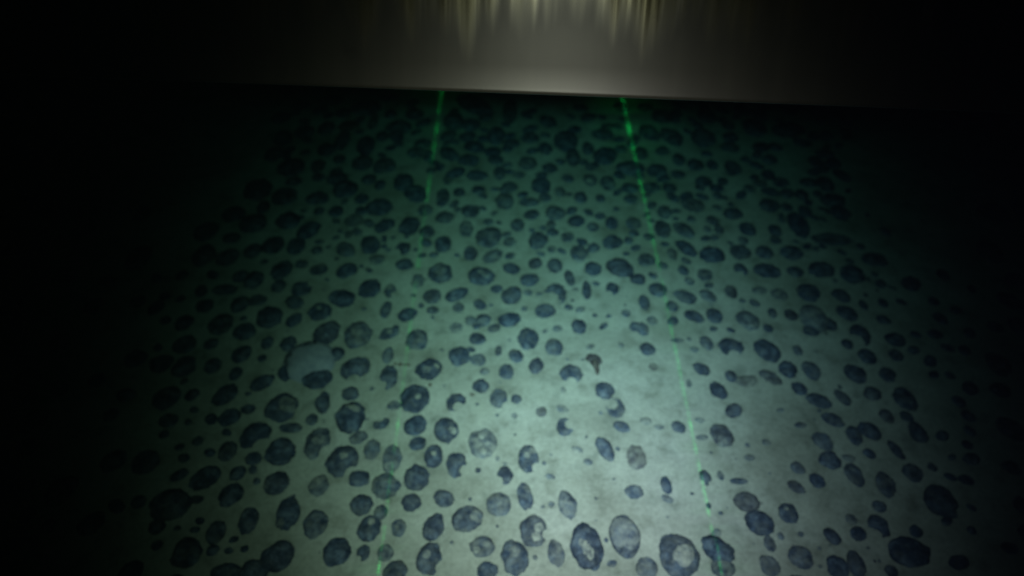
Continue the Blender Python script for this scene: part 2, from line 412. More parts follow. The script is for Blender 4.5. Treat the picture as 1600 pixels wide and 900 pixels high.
# name, label, category, X, Y, Z, half length, half width, half height, turn, dust, brown, mud bays, mud patches, detail
NODULES = [
('nodule','large black nodule half hidden beneath the edge of the metal plate','nodule',-0.0992,1.6747,-0.0024,0.0577,0.0336,0.0199,2.3,0.0,0.05,[],[],4),
('nodule','dark long flat nodule, nearest of its kind above and left of the black lumpy clump','nodule',-0.3778,1.6553,-0.0022,0.0416,0.0386,0.0146,0.0,0.12,0.02,[],[],4),
('nodule','tall narrow blue-grey nodule standing just under the metal plate edge','nodule',-0.0049,1.6417,-0.0014,0.0671,0.0196,0.0085,1.57,0.2,0.17,[],[],4),
('nodule','black long flat nodule just left of the black nodule under the plate','nodule',-0.2488,1.6282,-0.0014,0.0266,0.0253,0.0111,1.57,0.02,0.04,[],[],3),
('nodule','dark oval nodule, second nearest of its kind above and right of the sloping nodule','nodule',0.3805,1.6166,-0.0016,0.0349,0.0261,0.0109,1.57,0.12,0.16,[],[],4),
('nodule','dark oval nodule, third nearest of its kind above and right of the sloping nodule','nodule',0.4917,1.6137,-0.0016,0.0353,0.0251,0.0107,1.57,0.12,0.06,[],[],4),
('nodule','dark round nodule just below and left of the black nodule under the plate','nodule',-0.1477,1.5954,-0.0019,0.0443,0.0267,0.0125,1.57,0.12,0.06,[],[],4),
('nodule','dark long flat nodule just below the black nodule under the plate','nodule',-0.1038,1.5813,-0.0015,0.0294,0.0264,0.0103,1.57,0.12,0.01,[],[],4),
('nodule','dark long flat nodule just above the black lumpy clump','nodule',-0.2826,1.5659,-0.0018,0.0337,0.0315,0.0129,0.0,0.08,0.12,[],[],4),
('nodule','black oval nodule, nearest of its kind above the big upright black nodule','nodule',0.601,1.5568,-0.0019,0.0434,0.0298,0.0144,1.57,0.05,0.1,[],[],4),
('nodule','dark oval nodule, nearest of its kind above and right of the sloping nodule','nodule',0.3383,1.5434,-0.0017,0.0392,0.025,0.0118,1.87,0.1,0.02,[],[],4),
('nodule','black long flat nodule, nearest of its kind above the big upright black nodule','nodule',0.6791,1.5418,-0.0021,0.0424,0.0337,0.0164,0.0,0.02,0.22,[],[],4),
('nodule','dark long flat nodule just above the sloping nodule','nodule',0.223,1.5382,-0.0016,0.028,0.0275,0.0103,1.57,0.12,0.05,[],[],4),
('nodule','dark round nodule just below and left of the tall narrow nodule','nodule',-0.0391,1.5297,-0.0016,0.0416,0.0219,0.0106,1.57,0.12,0.03,[],[],4),
('nodule','dark oval nodule, second nearest of its kind right of the sloping nodule','nodule',0.3904,1.5237,-0.0017,0.0413,0.0245,0.012,1.93,0.1,0.09,[],[],4),
('nodule','dark oval nodule just below and right of the tall narrow nodule','nodule',0.0436,1.5188,-0.0014,0.0276,0.0236,0.0095,1.57,0.12,0.09,[],[],3),
('nodule','grey-blue oval nodule, nearest of its kind right of the sloping nodule','nodule',0.4671,1.5159,-0.002,0.0418,0.0308,0.0117,1.57,0.2,0.08,[],[],4),
('nodule','large round dark nodule in the dim strip below the metal plate','nodule',0.1302,1.5062,-0.002,0.046,0.0288,0.0147,1.57,0.06,0.11,[],[],4),
('nodule','dark upright nodule above the fused dim pair','nodule',-0.4104,1.5024,-0.0013,0.0419,0.0179,0.0087,1.57,0.12,0.13,[],[],4),
('nodule','black upright nodule just above the fused dim pair','nodule',-0.3512,1.4793,-0.0016,0.0459,0.023,0.0129,1.57,0.02,0.04,[],[],4),
('nodule','black long flat nodule below the black nodule under the plate','nodule',-0.0905,1.4797,-0.0014,0.0283,0.0223,0.0112,2.49,0.02,0.06,[],[],4),
('nodule','grey-blue long flat nodule, nearest of its kind above the black lens-shaped nodule','nodule',0.5199,1.4706,-0.0013,0.0245,0.0237,0.0074,1.57,0.25,0.08,[],[],3),
('nodule','black long flat nodule, nearest of its kind above the black lens-shaped nodule','nodule',0.5929,1.4694,-0.0012,0.0219,0.0218,0.0095,0.0,0.02,0.16,[],[],3),
('nodule','dark nodule with a sloping top near the bright end of the green laser line','nodule',0.221,1.4471,-0.0018,0.0391,0.0276,0.0142,1.29,0.03,0.02,[],[],4),
('nodule','dark long flat nodule just above and right of the black lumpy clump','nodule',-0.1483,1.4457,-0.0015,0.0329,0.0211,0.0103,2.08,0.1,0.0,[],[],4),
('nodule','dark upright nodule just below the round nodule below the plate','nodule',0.1434,1.4384,-0.0012,0.0381,0.0171,0.0083,1.57,0.12,0.17,[],[],4),
('nodule','dark long flat nodule, nearest of its kind below and left of the tall narrow nodule','nodule',-0.1019,1.4226,-0.0014,0.0254,0.0245,0.0096,0.0,0.12,0.09,[],[],4),
('nodule','dark oval nodule just above and right of the fused dim pair','nodule',-0.3489,1.4098,-0.0016,0.0307,0.0252,0.01,1.57,0.15,0.1,[],[],4),
('nodule','grey-blue oval nodule just above and left of the round near-black nodule','nodule',0.0358,1.4109,-0.0015,0.031,0.0235,0.0073,1.57,0.35,0.11,[],[],4),
('nodule','dark oval nodule, second nearest of its kind right of the ridged round nodule','nodule',0.4282,1.4024,-0.0013,0.0264,0.0209,0.0088,1.57,0.12,0.06,[],[],3),
('nodule','grey-blue oval nodule just above and left of the black lumpy clump','nodule',-0.2955,1.3997,-0.0018,0.033,0.0284,0.0106,1.57,0.18,0.11,[],[],4),
('nodule','dark long flat nodule just above and right of the ridged round nodule','nodule',0.2743,1.3966,-0.0018,0.035,0.029,0.0123,0.0,0.12,0.02,[],[],4),
('nodule','black oval nodule above and left of the fused dim pair','nodule',-0.5106,1.3929,-0.0019,0.038,0.0316,0.0152,1.57,0.02,0.11,[],[],4),
('nodule','dark oval nodule just right of the ridged round nodule','nodule',0.3364,1.3845,-0.0015,0.0296,0.0248,0.0103,1.57,0.12,0.03,[],[],4),
('nodule','dark round nodule, nearest of its kind above and left of the big upright black nodule','nodule',0.5091,1.3847,-0.0014,0.0306,0.0206,0.0094,1.57,0.12,0.12,[],[],4),
('nodule','dark long flat nodule, nearest of its kind above the dark-footed nodule','nodule',-0.0804,1.3625,-0.0014,0.0268,0.0212,0.0093,0.0,0.12,0.01,[],[],4),
('nodule','dark long flat nodule just above and left of the fused dim pair','nodule',-0.3951,1.3475,-0.0015,0.0257,0.0254,0.0104,0.0,0.08,0.12,[],[],4),
('nodule','ridged oval nodule with faint pale stripes, smaller of a facing pair','nodule',0.177,1.344,-0.0011,0.0234,0.0168,0.0063,1.57,0.25,0.1,[],[(0.0032, 0.0044, 0.0056), (-0.0032, -0.0088, 0.0047)],3),
('nodule','black lumpy nodule at the head of a clump beside the long thin green laser line','nodule',-0.2455,1.3347,-0.0016,0.0351,0.0239,0.0129,1.57,0.02,0.1,[],[],4),
('nodule','dark oval nodule, nearest of its kind above the black lens-shaped nodule','nodule',0.4337,1.3362,-0.0012,0.0217,0.0199,0.008,1.57,0.12,0.07,[],[],3),
('nodule','pale round ridged nodule, larger of a facing pair','nodule',0.2167,1.3343,-0.0014,0.0298,0.0191,0.0072,1.57,0.28,0.02,[],[(0.0072, -0.0084, 0.0067)],4),
('nodule','round near-black nodule standing out on bare grey mud','nodule',0.0661,1.3228,-0.0015,0.0316,0.0229,0.0127,1.57,0.0,0.03,[],[],4),
('nodule','dark oval nodule above and right of the big upright black nodule','nodule',0.7018,1.324,-0.0014,0.0295,0.0205,0.0091,1.57,0.12,0.01,[],[],4),
('nodule','dark nodule fused to a smaller one above it, in the dim far field','nodule',-0.3713,1.3087,-0.0018,0.0341,0.0296,0.0136,1.57,0.05,0.06,[],[],4),
('nodule','large black oval nodule, nearest of its kind left of the fused dim pair','nodule',-0.5675,1.3057,-0.002,0.0398,0.0327,0.016,1.57,0.02,0.03,[],[],4),
('nodule','flatter lower half of the black lumpy clump beside the long green laser line','nodule',-0.213,1.2951,-0.0017,0.0339,0.0252,0.0124,2.0,0.06,0.03,[],[],4),
('nodule','dark oval nodule left of the fused dim pair','nodule',-0.5016,1.2838,-0.0018,0.0341,0.0291,0.0124,1.57,0.1,0.09,[],[],4),
('nodule','dark upright nodule just below and right of the black lumpy clump','nodule',-0.1524,1.2803,-0.0011,0.0341,0.0152,0.0074,1.57,0.12,0.07,[],[],4),
('nodule','black long flat nodule just left of the fused dim pair','nodule',-0.4278,1.2748,-0.0015,0.0288,0.0227,0.0112,0.0,0.05,0.05,[],[],4),
('nodule','round blue-green nodule with a faint pale centre','nodule',-0.0154,1.2693,-0.0015,0.0308,0.0219,0.008,1.57,0.28,0.05,[],[(-0.0062, 0.0029, 0.0073)],4),
('nodule','dark long flat nodule just above and right of the big upright black nodule','nodule',0.7012,1.2663,-0.0015,0.0271,0.0242,0.0098,0.0,0.12,0.06,[],[],4),
('nodule','dark oval nodule just above and left of the big upright black nodule','nodule',0.5598,1.2506,-0.0014,0.0246,0.0231,0.0095,1.57,0.1,0.14,[],[],4),
('nodule','pale mud-veiled long flat nodule just above the black lens-shaped nodule','nodule',0.3941,1.2496,-0.0015,0.0267,0.0261,0.0067,0.0,0.4,0.0,[],[],4),
('nodule','broad dark blue nodule with a ragged base below the black lumpy clump','nodule',-0.2886,1.243,-0.0017,0.0298,0.0281,0.0131,1.57,0.03,0.08,[],[],4),
('nodule','dark oval nodule just above the dark-footed nodule','nodule',-0.0899,1.2353,-0.0013,0.0231,0.0206,0.0089,1.57,0.1,0.15,[],[],4),
('nodule','pale angular nodule with a small spur rising from its top','nodule',0.0923,1.2252,-0.0014,0.0269,0.0212,0.0073,1.57,0.3,0.02,[],[],4),
('nodule','black oval nodule, nearest of its kind left of the fused dim pair','nodule',-0.5979,1.2217,-0.0015,0.0272,0.0248,0.0112,1.57,0.05,0.01,[],[],4),
('nodule','dark long flat nodule above and right of the black lens-shaped nodule','nodule',0.4744,1.2223,-0.0012,0.0223,0.0195,0.0087,-2.71,0.08,0.09,[],[],3),
('nodule','dark oval nodule just right of the big upright black nodule','nodule',0.7041,1.2223,-0.0014,0.026,0.0219,0.0091,1.57,0.12,0.01,[],[],4),
('nodule','grey-blue oval nodule, nearest of its kind right of the squarish black nodule','nodule',-0.1451,1.212,-0.0013,0.0219,0.0203,0.0075,1.57,0.2,0.1,[],[],3),
('nodule','grey-blue oval nodule, nearest of its kind above and left of the dark-footed nodule','nodule',-0.1438,1.2122,-0.0012,0.0209,0.0196,0.0067,1.57,0.25,0.14,[],[],3),
('nodule','black oval nodule, second nearest of its kind above and left of the flecked oval nodule','nodule',-0.4763,1.1999,-0.0016,0.0282,0.026,0.0124,1.57,0.02,0.01,[],[],4),
('nodule','mottled nodule with pale sediment specks between two plain dark ones','nodule',-0.336,1.1976,-0.0013,0.0246,0.0216,0.0065,1.57,0.35,0.16,[],[(0.0, -0.0023, 0.0076), (-0.0102, 0.007, 0.0054)],4),
('nodule','black oval nodule just below and right of the spurred nodule','nodule',0.1359,1.1966,-0.0011,0.0202,0.0175,0.0084,0.9,0.05,0.05,[],[],3),
('nodule','dark oval nodule, nearest of its kind above and left of the flecked oval nodule','nodule',-0.5486,1.1897,-0.0018,0.0309,0.0302,0.0123,1.57,0.1,0.02,[],[],4),
('nodule','grey-blue oval nodule just below and right of the ridged round nodule','nodule',0.2577,1.1912,-0.0012,0.022,0.018,0.0061,1.57,0.3,0.05,[],[],3),
('nodule','big black upright nodule in the dim corner with no near neighbour','nodule',0.6042,1.1852,-0.0015,0.0438,0.0215,0.0121,1.57,0.02,0.02,[],[],4),
('nodule','black long flat nodule tilted up to the right, just below the broad ragged nodule','nodule',-0.2686,1.1817,-0.0013,0.0261,0.0178,0.0095,0.95,0.05,0.02,[],[],4),
('nodule','squarish black nodule with the green laser line touching its edge','nodule',-0.2158,1.1808,-0.0015,0.0308,0.0226,0.0128,1.46,0.0,0.11,[],[],4),
('nodule','pale upright nodule with a tiny dark foot at its base','nodule',-0.097,1.1768,-0.0011,0.0306,0.0157,0.0051,1.57,0.4,0.01,[],[(0.0015, 0.0116, 0.0103)],4),
('nodule','black oval nodule just above and right of the black lens-shaped nodule','nodule',0.4931,1.1714,-0.0012,0.0233,0.018,0.0089,1.8,0.05,0.08,[],[],3),
('nodule','black oval nodule tilted up to the right, just above the flecked oval nodule','nodule',-0.4266,1.1688,-0.0015,0.03,0.0226,0.0116,1.01,0.04,0.01,[],[],4),
('nodule','dark upright nodule just above and right of the large dark blue oval','nodule',0.3155,1.1696,-0.0012,0.0304,0.0171,0.0085,1.57,0.1,0.21,[],[],4),
('nodule','dark oval nodule, second nearest of its kind left of the fused dim pair','nodule',-0.6403,1.1651,-0.0016,0.0312,0.0256,0.0109,1.57,0.12,0.1,[],[],4),
('nodule','grey-blue oval nodule just above and left of the black lens-shaped nodule','nodule',0.3592,1.1658,-0.0014,0.0286,0.0188,0.008,2.04,0.22,0.07,[],[],4),
('nodule','black oval nodule just below and right of the squarish black nodule','nodule',-0.1779,1.1613,-0.0011,0.0195,0.017,0.0081,1.57,0.05,0.23,[],[],3),
('nodule','large rounded blue-grey nodule with soft edges in the far middle','nodule',-0.0479,1.1491,-0.0019,0.0331,0.0282,0.0107,1.57,0.22,0.11,[],[],4),
('nodule','grey-blue long flat nodule just below and right of the big upright black nodule','nodule',0.6586,1.1403,-0.0004,0.0421,0.0207,0.0023,0.0,0.3,0.06,[],[],4),
('nodule','dark oval nodule tilted up to the right, just below and left of the spurred nodule','nodule',0.0529,1.1371,-0.0014,0.0269,0.0207,0.0091,1.43,0.15,0.07,[],[],4),
('nodule','dark oval nodule just above the large dark blue oval','nodule',0.2068,1.1291,-0.0013,0.0225,0.0196,0.0087,0.89,0.1,0.02,[],[],4),
('nodule','black oval nodule above and left of the beaked nodule','nodule',-0.4903,1.1246,-0.0014,0.0269,0.023,0.0109,1.57,0.05,0.14,[],[],4),
('nodule','dark round nodule tilted down to the right, just below and right of the speckled nodule','nodule',-0.2906,1.1249,-0.0014,0.0283,0.0204,0.0099,1.7,0.1,0.03,[],[],4),
('nodule','dark round nodule just below and left of the dark-footed nodule','nodule',-0.142,1.1251,-0.0013,0.0274,0.0181,0.009,1.57,0.1,0.05,[],[],4),
('nodule','dark round nodule just above and left of the flecked oval nodule','nodule',-0.4419,1.1191,-0.0014,0.027,0.0195,0.0094,1.57,0.1,0.01,[],[],4),
('nodule','black nodule with a drip-like lower tip beside the laser line','nodule',-0.2223,1.1132,-0.001,0.0197,0.016,0.0084,1.57,0.02,0.13,[(-0.012, -0.013, 0.01)],[],3),
('nodule','dark oval nodule, second nearest of its kind above and left of the beaked nodule','nodule',-0.5282,1.1076,-0.0012,0.0228,0.0194,0.0083,1.57,0.12,0.06,[],[],4),
('nodule','grey-blue oval nodule tilted down to the right, just below the speckled nodule','nodule',-0.3392,1.108,-0.0014,0.0264,0.0188,0.0074,2.11,0.25,0.13,[],[],4),
('nodule','black long flat nodule tilted down to the right, just left of the notched small nodule','nodule',0.3533,1.107,-0.0012,0.028,0.0161,0.01,2.14,0.02,0.06,[],[],4),
('nodule','dark round nodule just left of the mottled oblong nodule','nodule',-0.0845,1.0999,-0.001,0.0217,0.0145,0.0074,1.57,0.08,0.14,[],[],3),
('nodule','dark long flat nodule just above the notched small nodule','nodule',0.4626,1.0998,-0.0014,0.0241,0.0222,0.0089,0.0,0.15,0.13,[],[],4),
('nodule','grey-blue round nodule just above and left of the large dark blue oval','nodule',0.1364,1.0985,-0.0013,0.0251,0.0186,0.0067,1.57,0.3,0.02,[],[],4),
('nodule','dark oval nodule just above and right of the notched small nodule','nodule',0.5115,1.098,-0.0011,0.0205,0.0179,0.0076,1.57,0.12,0.12,[],[],3),
('nodule','dark round nodule, nearest of its kind left of the flecked oval nodule','nodule',-0.6249,1.0955,-0.0017,0.0339,0.0234,0.011,1.57,0.12,0.06,[],[],4),
('nodule','dark long flat nodule just below the big upright black nodule','nodule',0.5654,1.0958,-0.0013,0.0241,0.0212,0.0093,0.0,0.1,0.02,[],[],4),
('nodule','pale mottled oblong nodule sloping upward to one end','nodule',-0.0388,1.091,-0.0013,0.0259,0.0173,0.0062,0.86,0.35,0.07,[],[(0.0101, -0.0064, 0.0073)],4),
('nodule','large black lens-shaped nodule beside a slanting thin one','nodule',0.4031,1.0891,-0.0015,0.0268,0.0239,0.0125,0.0,0.0,0.03,[],[],4),
('nodule','dark oval nodule, third nearest of its kind left of the speckled nodule','nodule',-0.5749,1.0881,-0.0015,0.0256,0.0233,0.0097,1.57,0.12,0.17,[],[],4),
('nodule','dark long flat nodule, nearest of its kind above the dark arch','nodule',0.7299,1.0805,-0.0014,0.0273,0.0204,0.0094,0.0,0.12,0.01,[],[],4),
('nodule','grey-blue oval nodule just right of the large dark blue oval','nodule',0.2696,1.0738,-0.0012,0.0207,0.0191,0.0062,1.57,0.3,0.12,[],[],4),
('nodule','black oval nodule just below the dripping nodule','nodule',-0.2145,1.0635,-0.001,0.0183,0.0166,0.0084,0.0,0.02,0.06,[],[],3),
('nodule','grey-blue round nodule just above the dark crescent','nodule',0.0855,1.0623,-0.0012,0.0231,0.0163,0.0071,1.57,0.2,0.1,[],[],3),
('nodule','black oval nodule just below and right of the mottled oblong nodule','nodule',-0.0013,1.0525,-0.001,0.0186,0.0146,0.008,2.49,0.02,0.14,[],[],3),
('nodule','black round nodule just above the upright splinter','nodule',0.1611,1.0506,-0.0011,0.0205,0.0168,0.0085,1.57,0.05,0.01,[],[],3),
('nodule','large glossy dark blue oval nodule in the middle distance','nodule',0.2143,1.0497,-0.0016,0.0302,0.0239,0.0129,2.19,0.02,0.18,[],[],4),
('nodule','small nodule with a mud-filled notch in its underside','nodule',0.4531,1.051,-0.0009,0.0185,0.0134,0.0067,1.79,0.08,0.07,[(-0.0026, -0.0121, 0.0082)],[],3),
('nodule','black long flat nodule above the half-buried disc','nodule',0.6139,1.0502,-0.0014,0.0269,0.0222,0.0109,0.0,0.05,0.13,[],[],4),
('nodule','dark oval nodule tilted up to the right, just above and left of the beaked nodule','nodule',-0.4563,1.0487,-0.0014,0.0265,0.0205,0.0097,1.28,0.1,0.05,[],[],4),
('nodule','dark oval nodule with small pale flecks along its top','nodule',-0.3817,1.0491,-0.0011,0.0193,0.0156,0.0073,-2.73,0.1,0.09,[],[(0.0035, 0.0077, 0.0066), (-0.0106, -0.0061, 0.0049)],3),
('nodule','black long flat nodule just right of the notched small nodule','nodule',0.5046,1.0445,-0.0014,0.028,0.02,0.0113,2.82,0.02,0.1,[],[],4),
('nodule','black oval nodule tilted up to the right, just right of the flecked oval nodule','nodule',-0.3261,1.0429,-0.0013,0.0234,0.0195,0.0102,0.9,0.02,0.03,[],[],4),
('nodule','ring-marked dark nodule with a worn grey centre above a pale mud patch','nodule',-0.1414,1.0412,-0.0017,0.0298,0.0248,0.0112,1.57,0.12,0.07,[],[(0.0023, -0.0042, 0.0098), (-0.007, 0.0113, 0.0051)],4),
('nodule','dark oval nodule just above the dark arch','nodule',0.6714,1.0396,-0.0015,0.025,0.0241,0.0097,1.57,0.12,0.0,[],[],4),
('nodule','large dark nodule with a grey worn hollow on top','nodule',-0.0604,1.0337,-0.0017,0.0286,0.0252,0.0118,2.42,0.08,0.08,[],[(-0.0013, 0.0063, 0.0071), (0.0103, -0.005, 0.0064)],4),
('nodule','tiny dark knob on the lower rim of the large dark blue oval','nodule',0.2324,1.0296,-0.0004,0.0073,0.0067,0.0033,1.57,0.02,0.08,[],[],3),
('nodule','dark oval nodule left of the beaked nodule','nodule',-0.5054,1.0216,-0.0013,0.025,0.0199,0.009,1.57,0.12,0.03,[],[],4),
('nodule','dark oval nodule just above and left of the dark crescent','nodule',0.0338,1.0202,-0.0012,0.02,0.0174,0.0074,-2.49,0.15,0.05,[],[],4),
('nodule','dark long flat nodule, nearest of its kind left of the flecked oval nodule','nodule',-0.5561,0.997,-0.0012,0.0249,0.0164,0.0083,0.0,0.12,0.01,[],[],4),
('nodule','dark nodule with a pointed beak-like end','nodule',-0.4052,0.9967,-0.0013,0.0216,0.0198,0.0093,0.0,0.06,0.1,[(0.0174, 0.014, 0.0107)],[],4),
('nodule','black oval nodule tilted up to the right, just left of the broken small nodule','nodule',-0.2753,0.9961,-0.0014,0.0264,0.0215,0.012,1.14,0.0,0.04,[],[],4),
('nodule','small broken nodule in two dark bits with mud between','nodule',-0.2343,0.9924,-0.0009,0.0192,0.0124,0.005,1.57,0.25,0.04,[(0.0082, -0.0109, 0.0073)],[(-0.0035, 0.0054, 0.0058)],3),
('nodule','half-moon dark nodule with one straight edge','nodule',0.1935,0.992,-0.0009,0.0183,0.0128,0.0066,1.44,0.08,0.04,[(-0.0085, -0.0121, 0.0087)],[],3),
('nodule','thin upright dark splinter-shaped nodule','nodule',0.144,0.9887,-0.0006,0.0256,0.0091,0.0049,1.57,0.05,0.12,[],[],3),
('nodule','dark oval nodule just below and right of the large dark blue oval','nodule',0.2793,0.9885,-0.0012,0.0188,0.0183,0.0074,1.57,0.15,0.04,[],[],4),
('nodule','dark oval nodule just above the half-buried disc','nodule',0.5707,0.988,-0.0014,0.0255,0.0224,0.01,1.0,0.1,0.07,[],[],4),
('nodule','long dark nodule sloping upward with a pale mud crest along its top','nodule',-0.1068,0.9831,-0.0012,0.025,0.0153,0.0085,-2.55,0.1,0.01,[],[(-0.0063, 0.0142, -0.0058)],4),
('nodule','crescent-shaped dark nodule open on one side around a mud hollow','nodule',0.0833,0.9811,-0.0015,0.0273,0.0221,0.0102,1.57,0.12,0.04,[(-0.0115, -0.0141, 0.022)],[],4),
('nodule','black oval nodule, second nearest of its kind above and left of the dark arch','nodule',0.6314,0.9813,-0.001,0.0195,0.016,0.0079,2.2,0.05,0.18,[],[],3),
('nodule','dark oval nodule just left of the pale-crested long nodule','nodule',-0.153,0.9781,-0.0012,0.0202,0.0182,0.0077,1.57,0.15,0.2,[],[],4),
('nodule','dark oval nodule tilted up to the right, just above the flat pebble-like nodule','nodule',0.0,0.9778,-0.0014,0.0245,0.02,0.0093,1.27,0.12,0.11,[],[],4),
('nodule','dark long flat nodule just below and left of the black lens-shaped nodule','nodule',0.3297,0.973,-0.0012,0.0228,0.017,0.0079,2.67,0.15,0.13,[],[],4),
('nodule','black oval nodule just above and right of the dotted oval nodule','nodule',-0.3226,0.9685,-0.0015,0.0263,0.0217,0.0122,2.76,0.0,0.04,[],[],4),
('nodule','dark long flat nodule just left of the beaked nodule','nodule',-0.4855,0.9662,-0.0011,0.0195,0.015,0.0071,-2.93,0.12,0.12,[],[],3),
('nodule','dark oval nodule tilted down to the right, just below and left of the beaked nodule','nodule',-0.4127,0.9612,-0.0012,0.0206,0.0166,0.0073,2.41,0.15,0.08,[],[],4),
('nodule','dark round nodule left of the beaked nodule','nodule',-0.5148,0.9576,-0.0012,0.0227,0.018,0.0082,1.57,0.12,0.14,[],[],4),
('nodule','dark oval nodule with one small pale dot at its centre','nodule',-0.3592,0.9354,-0.0014,0.0229,0.0228,0.0111,0.0,0.02,0.01,[],[(-0.0011, 0.0021, 0.0043)],4),
('nodule','dark oval nodule just below and left of the dark crescent','nodule',0.0623,0.9361,-0.0012,0.0205,0.0181,0.0082,-2.84,0.12,0.09,[],[],4),
('nodule','black oval nodule tilted down to the right, just above and left of the dark arch','nodule',0.6288,0.9358,-0.0012,0.0217,0.0179,0.0089,2.22,0.05,0.19,[],[],4),
('nodule','black oval nodule just below and right of the broken small nodule','nodule',-0.1958,0.9293,-0.0011,0.0199,0.0159,0.0088,0.83,0.02,0.04,[],[],4),
('nodule','dark round nodule just left of the pale blue-green oval','nodule',0.3763,0.9247,-0.0011,0.0197,0.0152,0.0076,1.57,0.08,0.03,[],[],3),
('nodule','black oval nodule below and left of the beaked nodule','nodule',-0.4505,0.922,-0.0016,0.027,0.0259,0.0134,1.57,0.0,0.13,[],[],4),
('nodule','black long flat nodule tilted down to the right, above and left of the horseshoe nodule','nodule',0.3379,0.923,-0.001,0.0202,0.0132,0.0076,2.53,0.05,0.12,[],[],3),
('nodule','pale disc-shaped nodule ringed by thin dark arcs, buried in mud','nodule',0.5613,0.9216,-0.0019,0.0363,0.0265,0.0097,1.57,0.3,0.1,[],[(-0.0025, 0.0, 0.0263)],4),
('nodule','clean dark oval nodule lying flat like a pebble on pale mud','nodule',-0.0036,0.9162,-0.0012,0.0235,0.0165,0.0095,-2.89,0.04,0.02,[],[],4),
('nodule','black oval nodule tilted up to the right, just left of the dotted oval nodule','nodule',-0.4029,0.915,-0.001,0.0184,0.0145,0.0075,1.14,0.05,0.02,[],[],3),
('nodule','pale lumpy nodule in a small jumble with a black chip','nodule',-0.0534,0.9156,-0.001,0.0167,0.0151,0.0052,1.57,0.3,0.0,[],[],3),
('nodule','pale blue-green oval nodule with a brighter lower side','nodule',0.4371,0.9138,-0.0014,0.0257,0.0206,0.0074,2.09,0.3,0.08,[],[(0.0042, -0.0116, 0.0088)],4),
('nodule','dark oval nodule, nearest of its kind left of the dotted oval nodule','nodule',-0.5368,0.9067,-0.0015,0.0261,0.0225,0.01,1.57,0.12,0.22,[],[],4),
('nodule','squarish dark violet nodule alone on open pale mud','nodule',0.1234,0.899,-0.001,0.0186,0.0143,0.0077,1.57,0.05,0.15,[],[],3),
('nodule','black oval nodule, second nearest of its kind above and left of the big pale mound','nodule',-0.4897,0.8893,-0.0013,0.0217,0.0208,0.0098,0.0,0.05,0.11,[],[],4),
('nodule','large dark oval nodule tilted up to the right, just below the dotted oval nodule','nodule',-0.338,0.8844,-0.0017,0.0295,0.0243,0.012,0.98,0.08,0.2,[],[],4),
('nodule','slanting peanut-shaped nodule with a bright spot in its middle','nodule',-0.2228,0.8851,-0.0011,0.0215,0.014,0.0074,-2.43,0.12,0.02,[(-0.0018, 0.015, 0.0068)],[(0.0, -0.0017, -0.0044)],4),
('nodule','dark arched nodule curving over a small round one','nodule',0.6349,0.883,-0.0013,0.0242,0.0198,0.0099,1.57,0.05,0.12,[(-0.0112, -0.0137, 0.0186)],[],4),
('nodule','large round pale-dusted nodule with a black speck on its rim','nodule',-0.2805,0.8805,-0.0018,0.033,0.0253,0.0094,1.57,0.3,0.03,[],[(-0.0024, 0.0031, 0.0123), (0.0024, -0.0218, 0.0082)],4),
('nodule','dark oval nodule just right of the dark arch','nodule',0.6948,0.8712,-0.0011,0.0184,0.0173,0.0073,0.0,0.12,0.02,[],[],4),
('nodule','black oval nodule just below the jumbled pale nodule','nodule',-0.0625,0.8695,-0.001,0.0169,0.0155,0.0077,2.13,0.05,0.11,[],[],3),
('nodule','tall rounded deep blue nodule with a soft upper edge','nodule',0.0289,0.8695,-0.0014,0.0278,0.0196,0.0091,1.57,0.15,0.02,[],[],4),
('nodule','tiny black speck of rock at the rim of the big dusted nodule','nodule',-0.2603,0.8687,-0.0003,0.0056,0.0043,0.0024,1.57,0.02,0.09,[],[],3),
('nodule','grey-blue round nodule tilted down to the right, just right of the peanut-shaped nodule','nodule',-0.1711,0.8684,-0.0015,0.0259,0.0207,0.0076,1.66,0.3,0.02,[],[],4),
('nodule','dark oval nodule, second nearest of its kind left of the big pale mound','nodule',-0.59,0.8588,-0.0013,0.0218,0.0208,0.0088,1.57,0.12,0.07,[],[],4),
('nodule','dark oval nodule just above and left of the big pale mound','nodule',-0.4027,0.8591,-0.0011,0.0187,0.0165,0.0071,1.57,0.15,0.02,[],[],4),
('nodule','dark horseshoe-shaped nodule with a bright mud bay in its underside','nodule',0.391,0.8481,-0.0014,0.0218,0.0213,0.0097,0.0,0.08,0.09,[(0.0021, -0.0171, 0.0122)],[],4),
('nodule','grey-blue round nodule just below and right of the tall deep blue nodule','nodule',0.0755,0.8472,-0.0012,0.0227,0.0164,0.0066,1.57,0.25,0.06,[],[],4),
('nodule','black oval nodule just right of the brown wedge','nodule',0.2407,0.8439,-0.0009,0.0154,0.0145,0.0071,1.57,0.05,0.15,[],[],3),
('nodule','small horn of rock joined to the shoulder of the horned nodule','nodule',-0.073,0.8429,-0.0005,0.0086,0.0059,0.0034,2.85,0.05,0.06,[],[],3),
('nodule','dark oval nodule tilted down to the right, just above the brown sloping nodule','nodule',0.4535,0.842,-0.0015,0.0273,0.0212,0.0107,2.15,0.08,0.05,[],[],4),
('nodule','black oval nodule tilted up to the right, just left of the big pale mound','nodule',-0.4809,0.8377,-0.0012,0.0212,0.0176,0.009,1.13,0.05,0.13,[],[],4),
('nodule','small round black nodule on the edge of the big pale mound','nodule',-0.3113,0.8364,-0.001,0.0161,0.0151,0.0078,1.57,0.02,0.1,[],[],3),
('nodule','round dark blue nodule with a small horn at one side','nodule',-0.0928,0.8287,-0.0013,0.0218,0.0198,0.0099,1.57,0.05,0.02,[],[],4),
('nodule','dark oval nodule just below and left of the tall deep blue nodule','nodule',0.0068,0.8279,-0.001,0.0167,0.0131,0.0061,1.97,0.15,0.01,[],[],3),
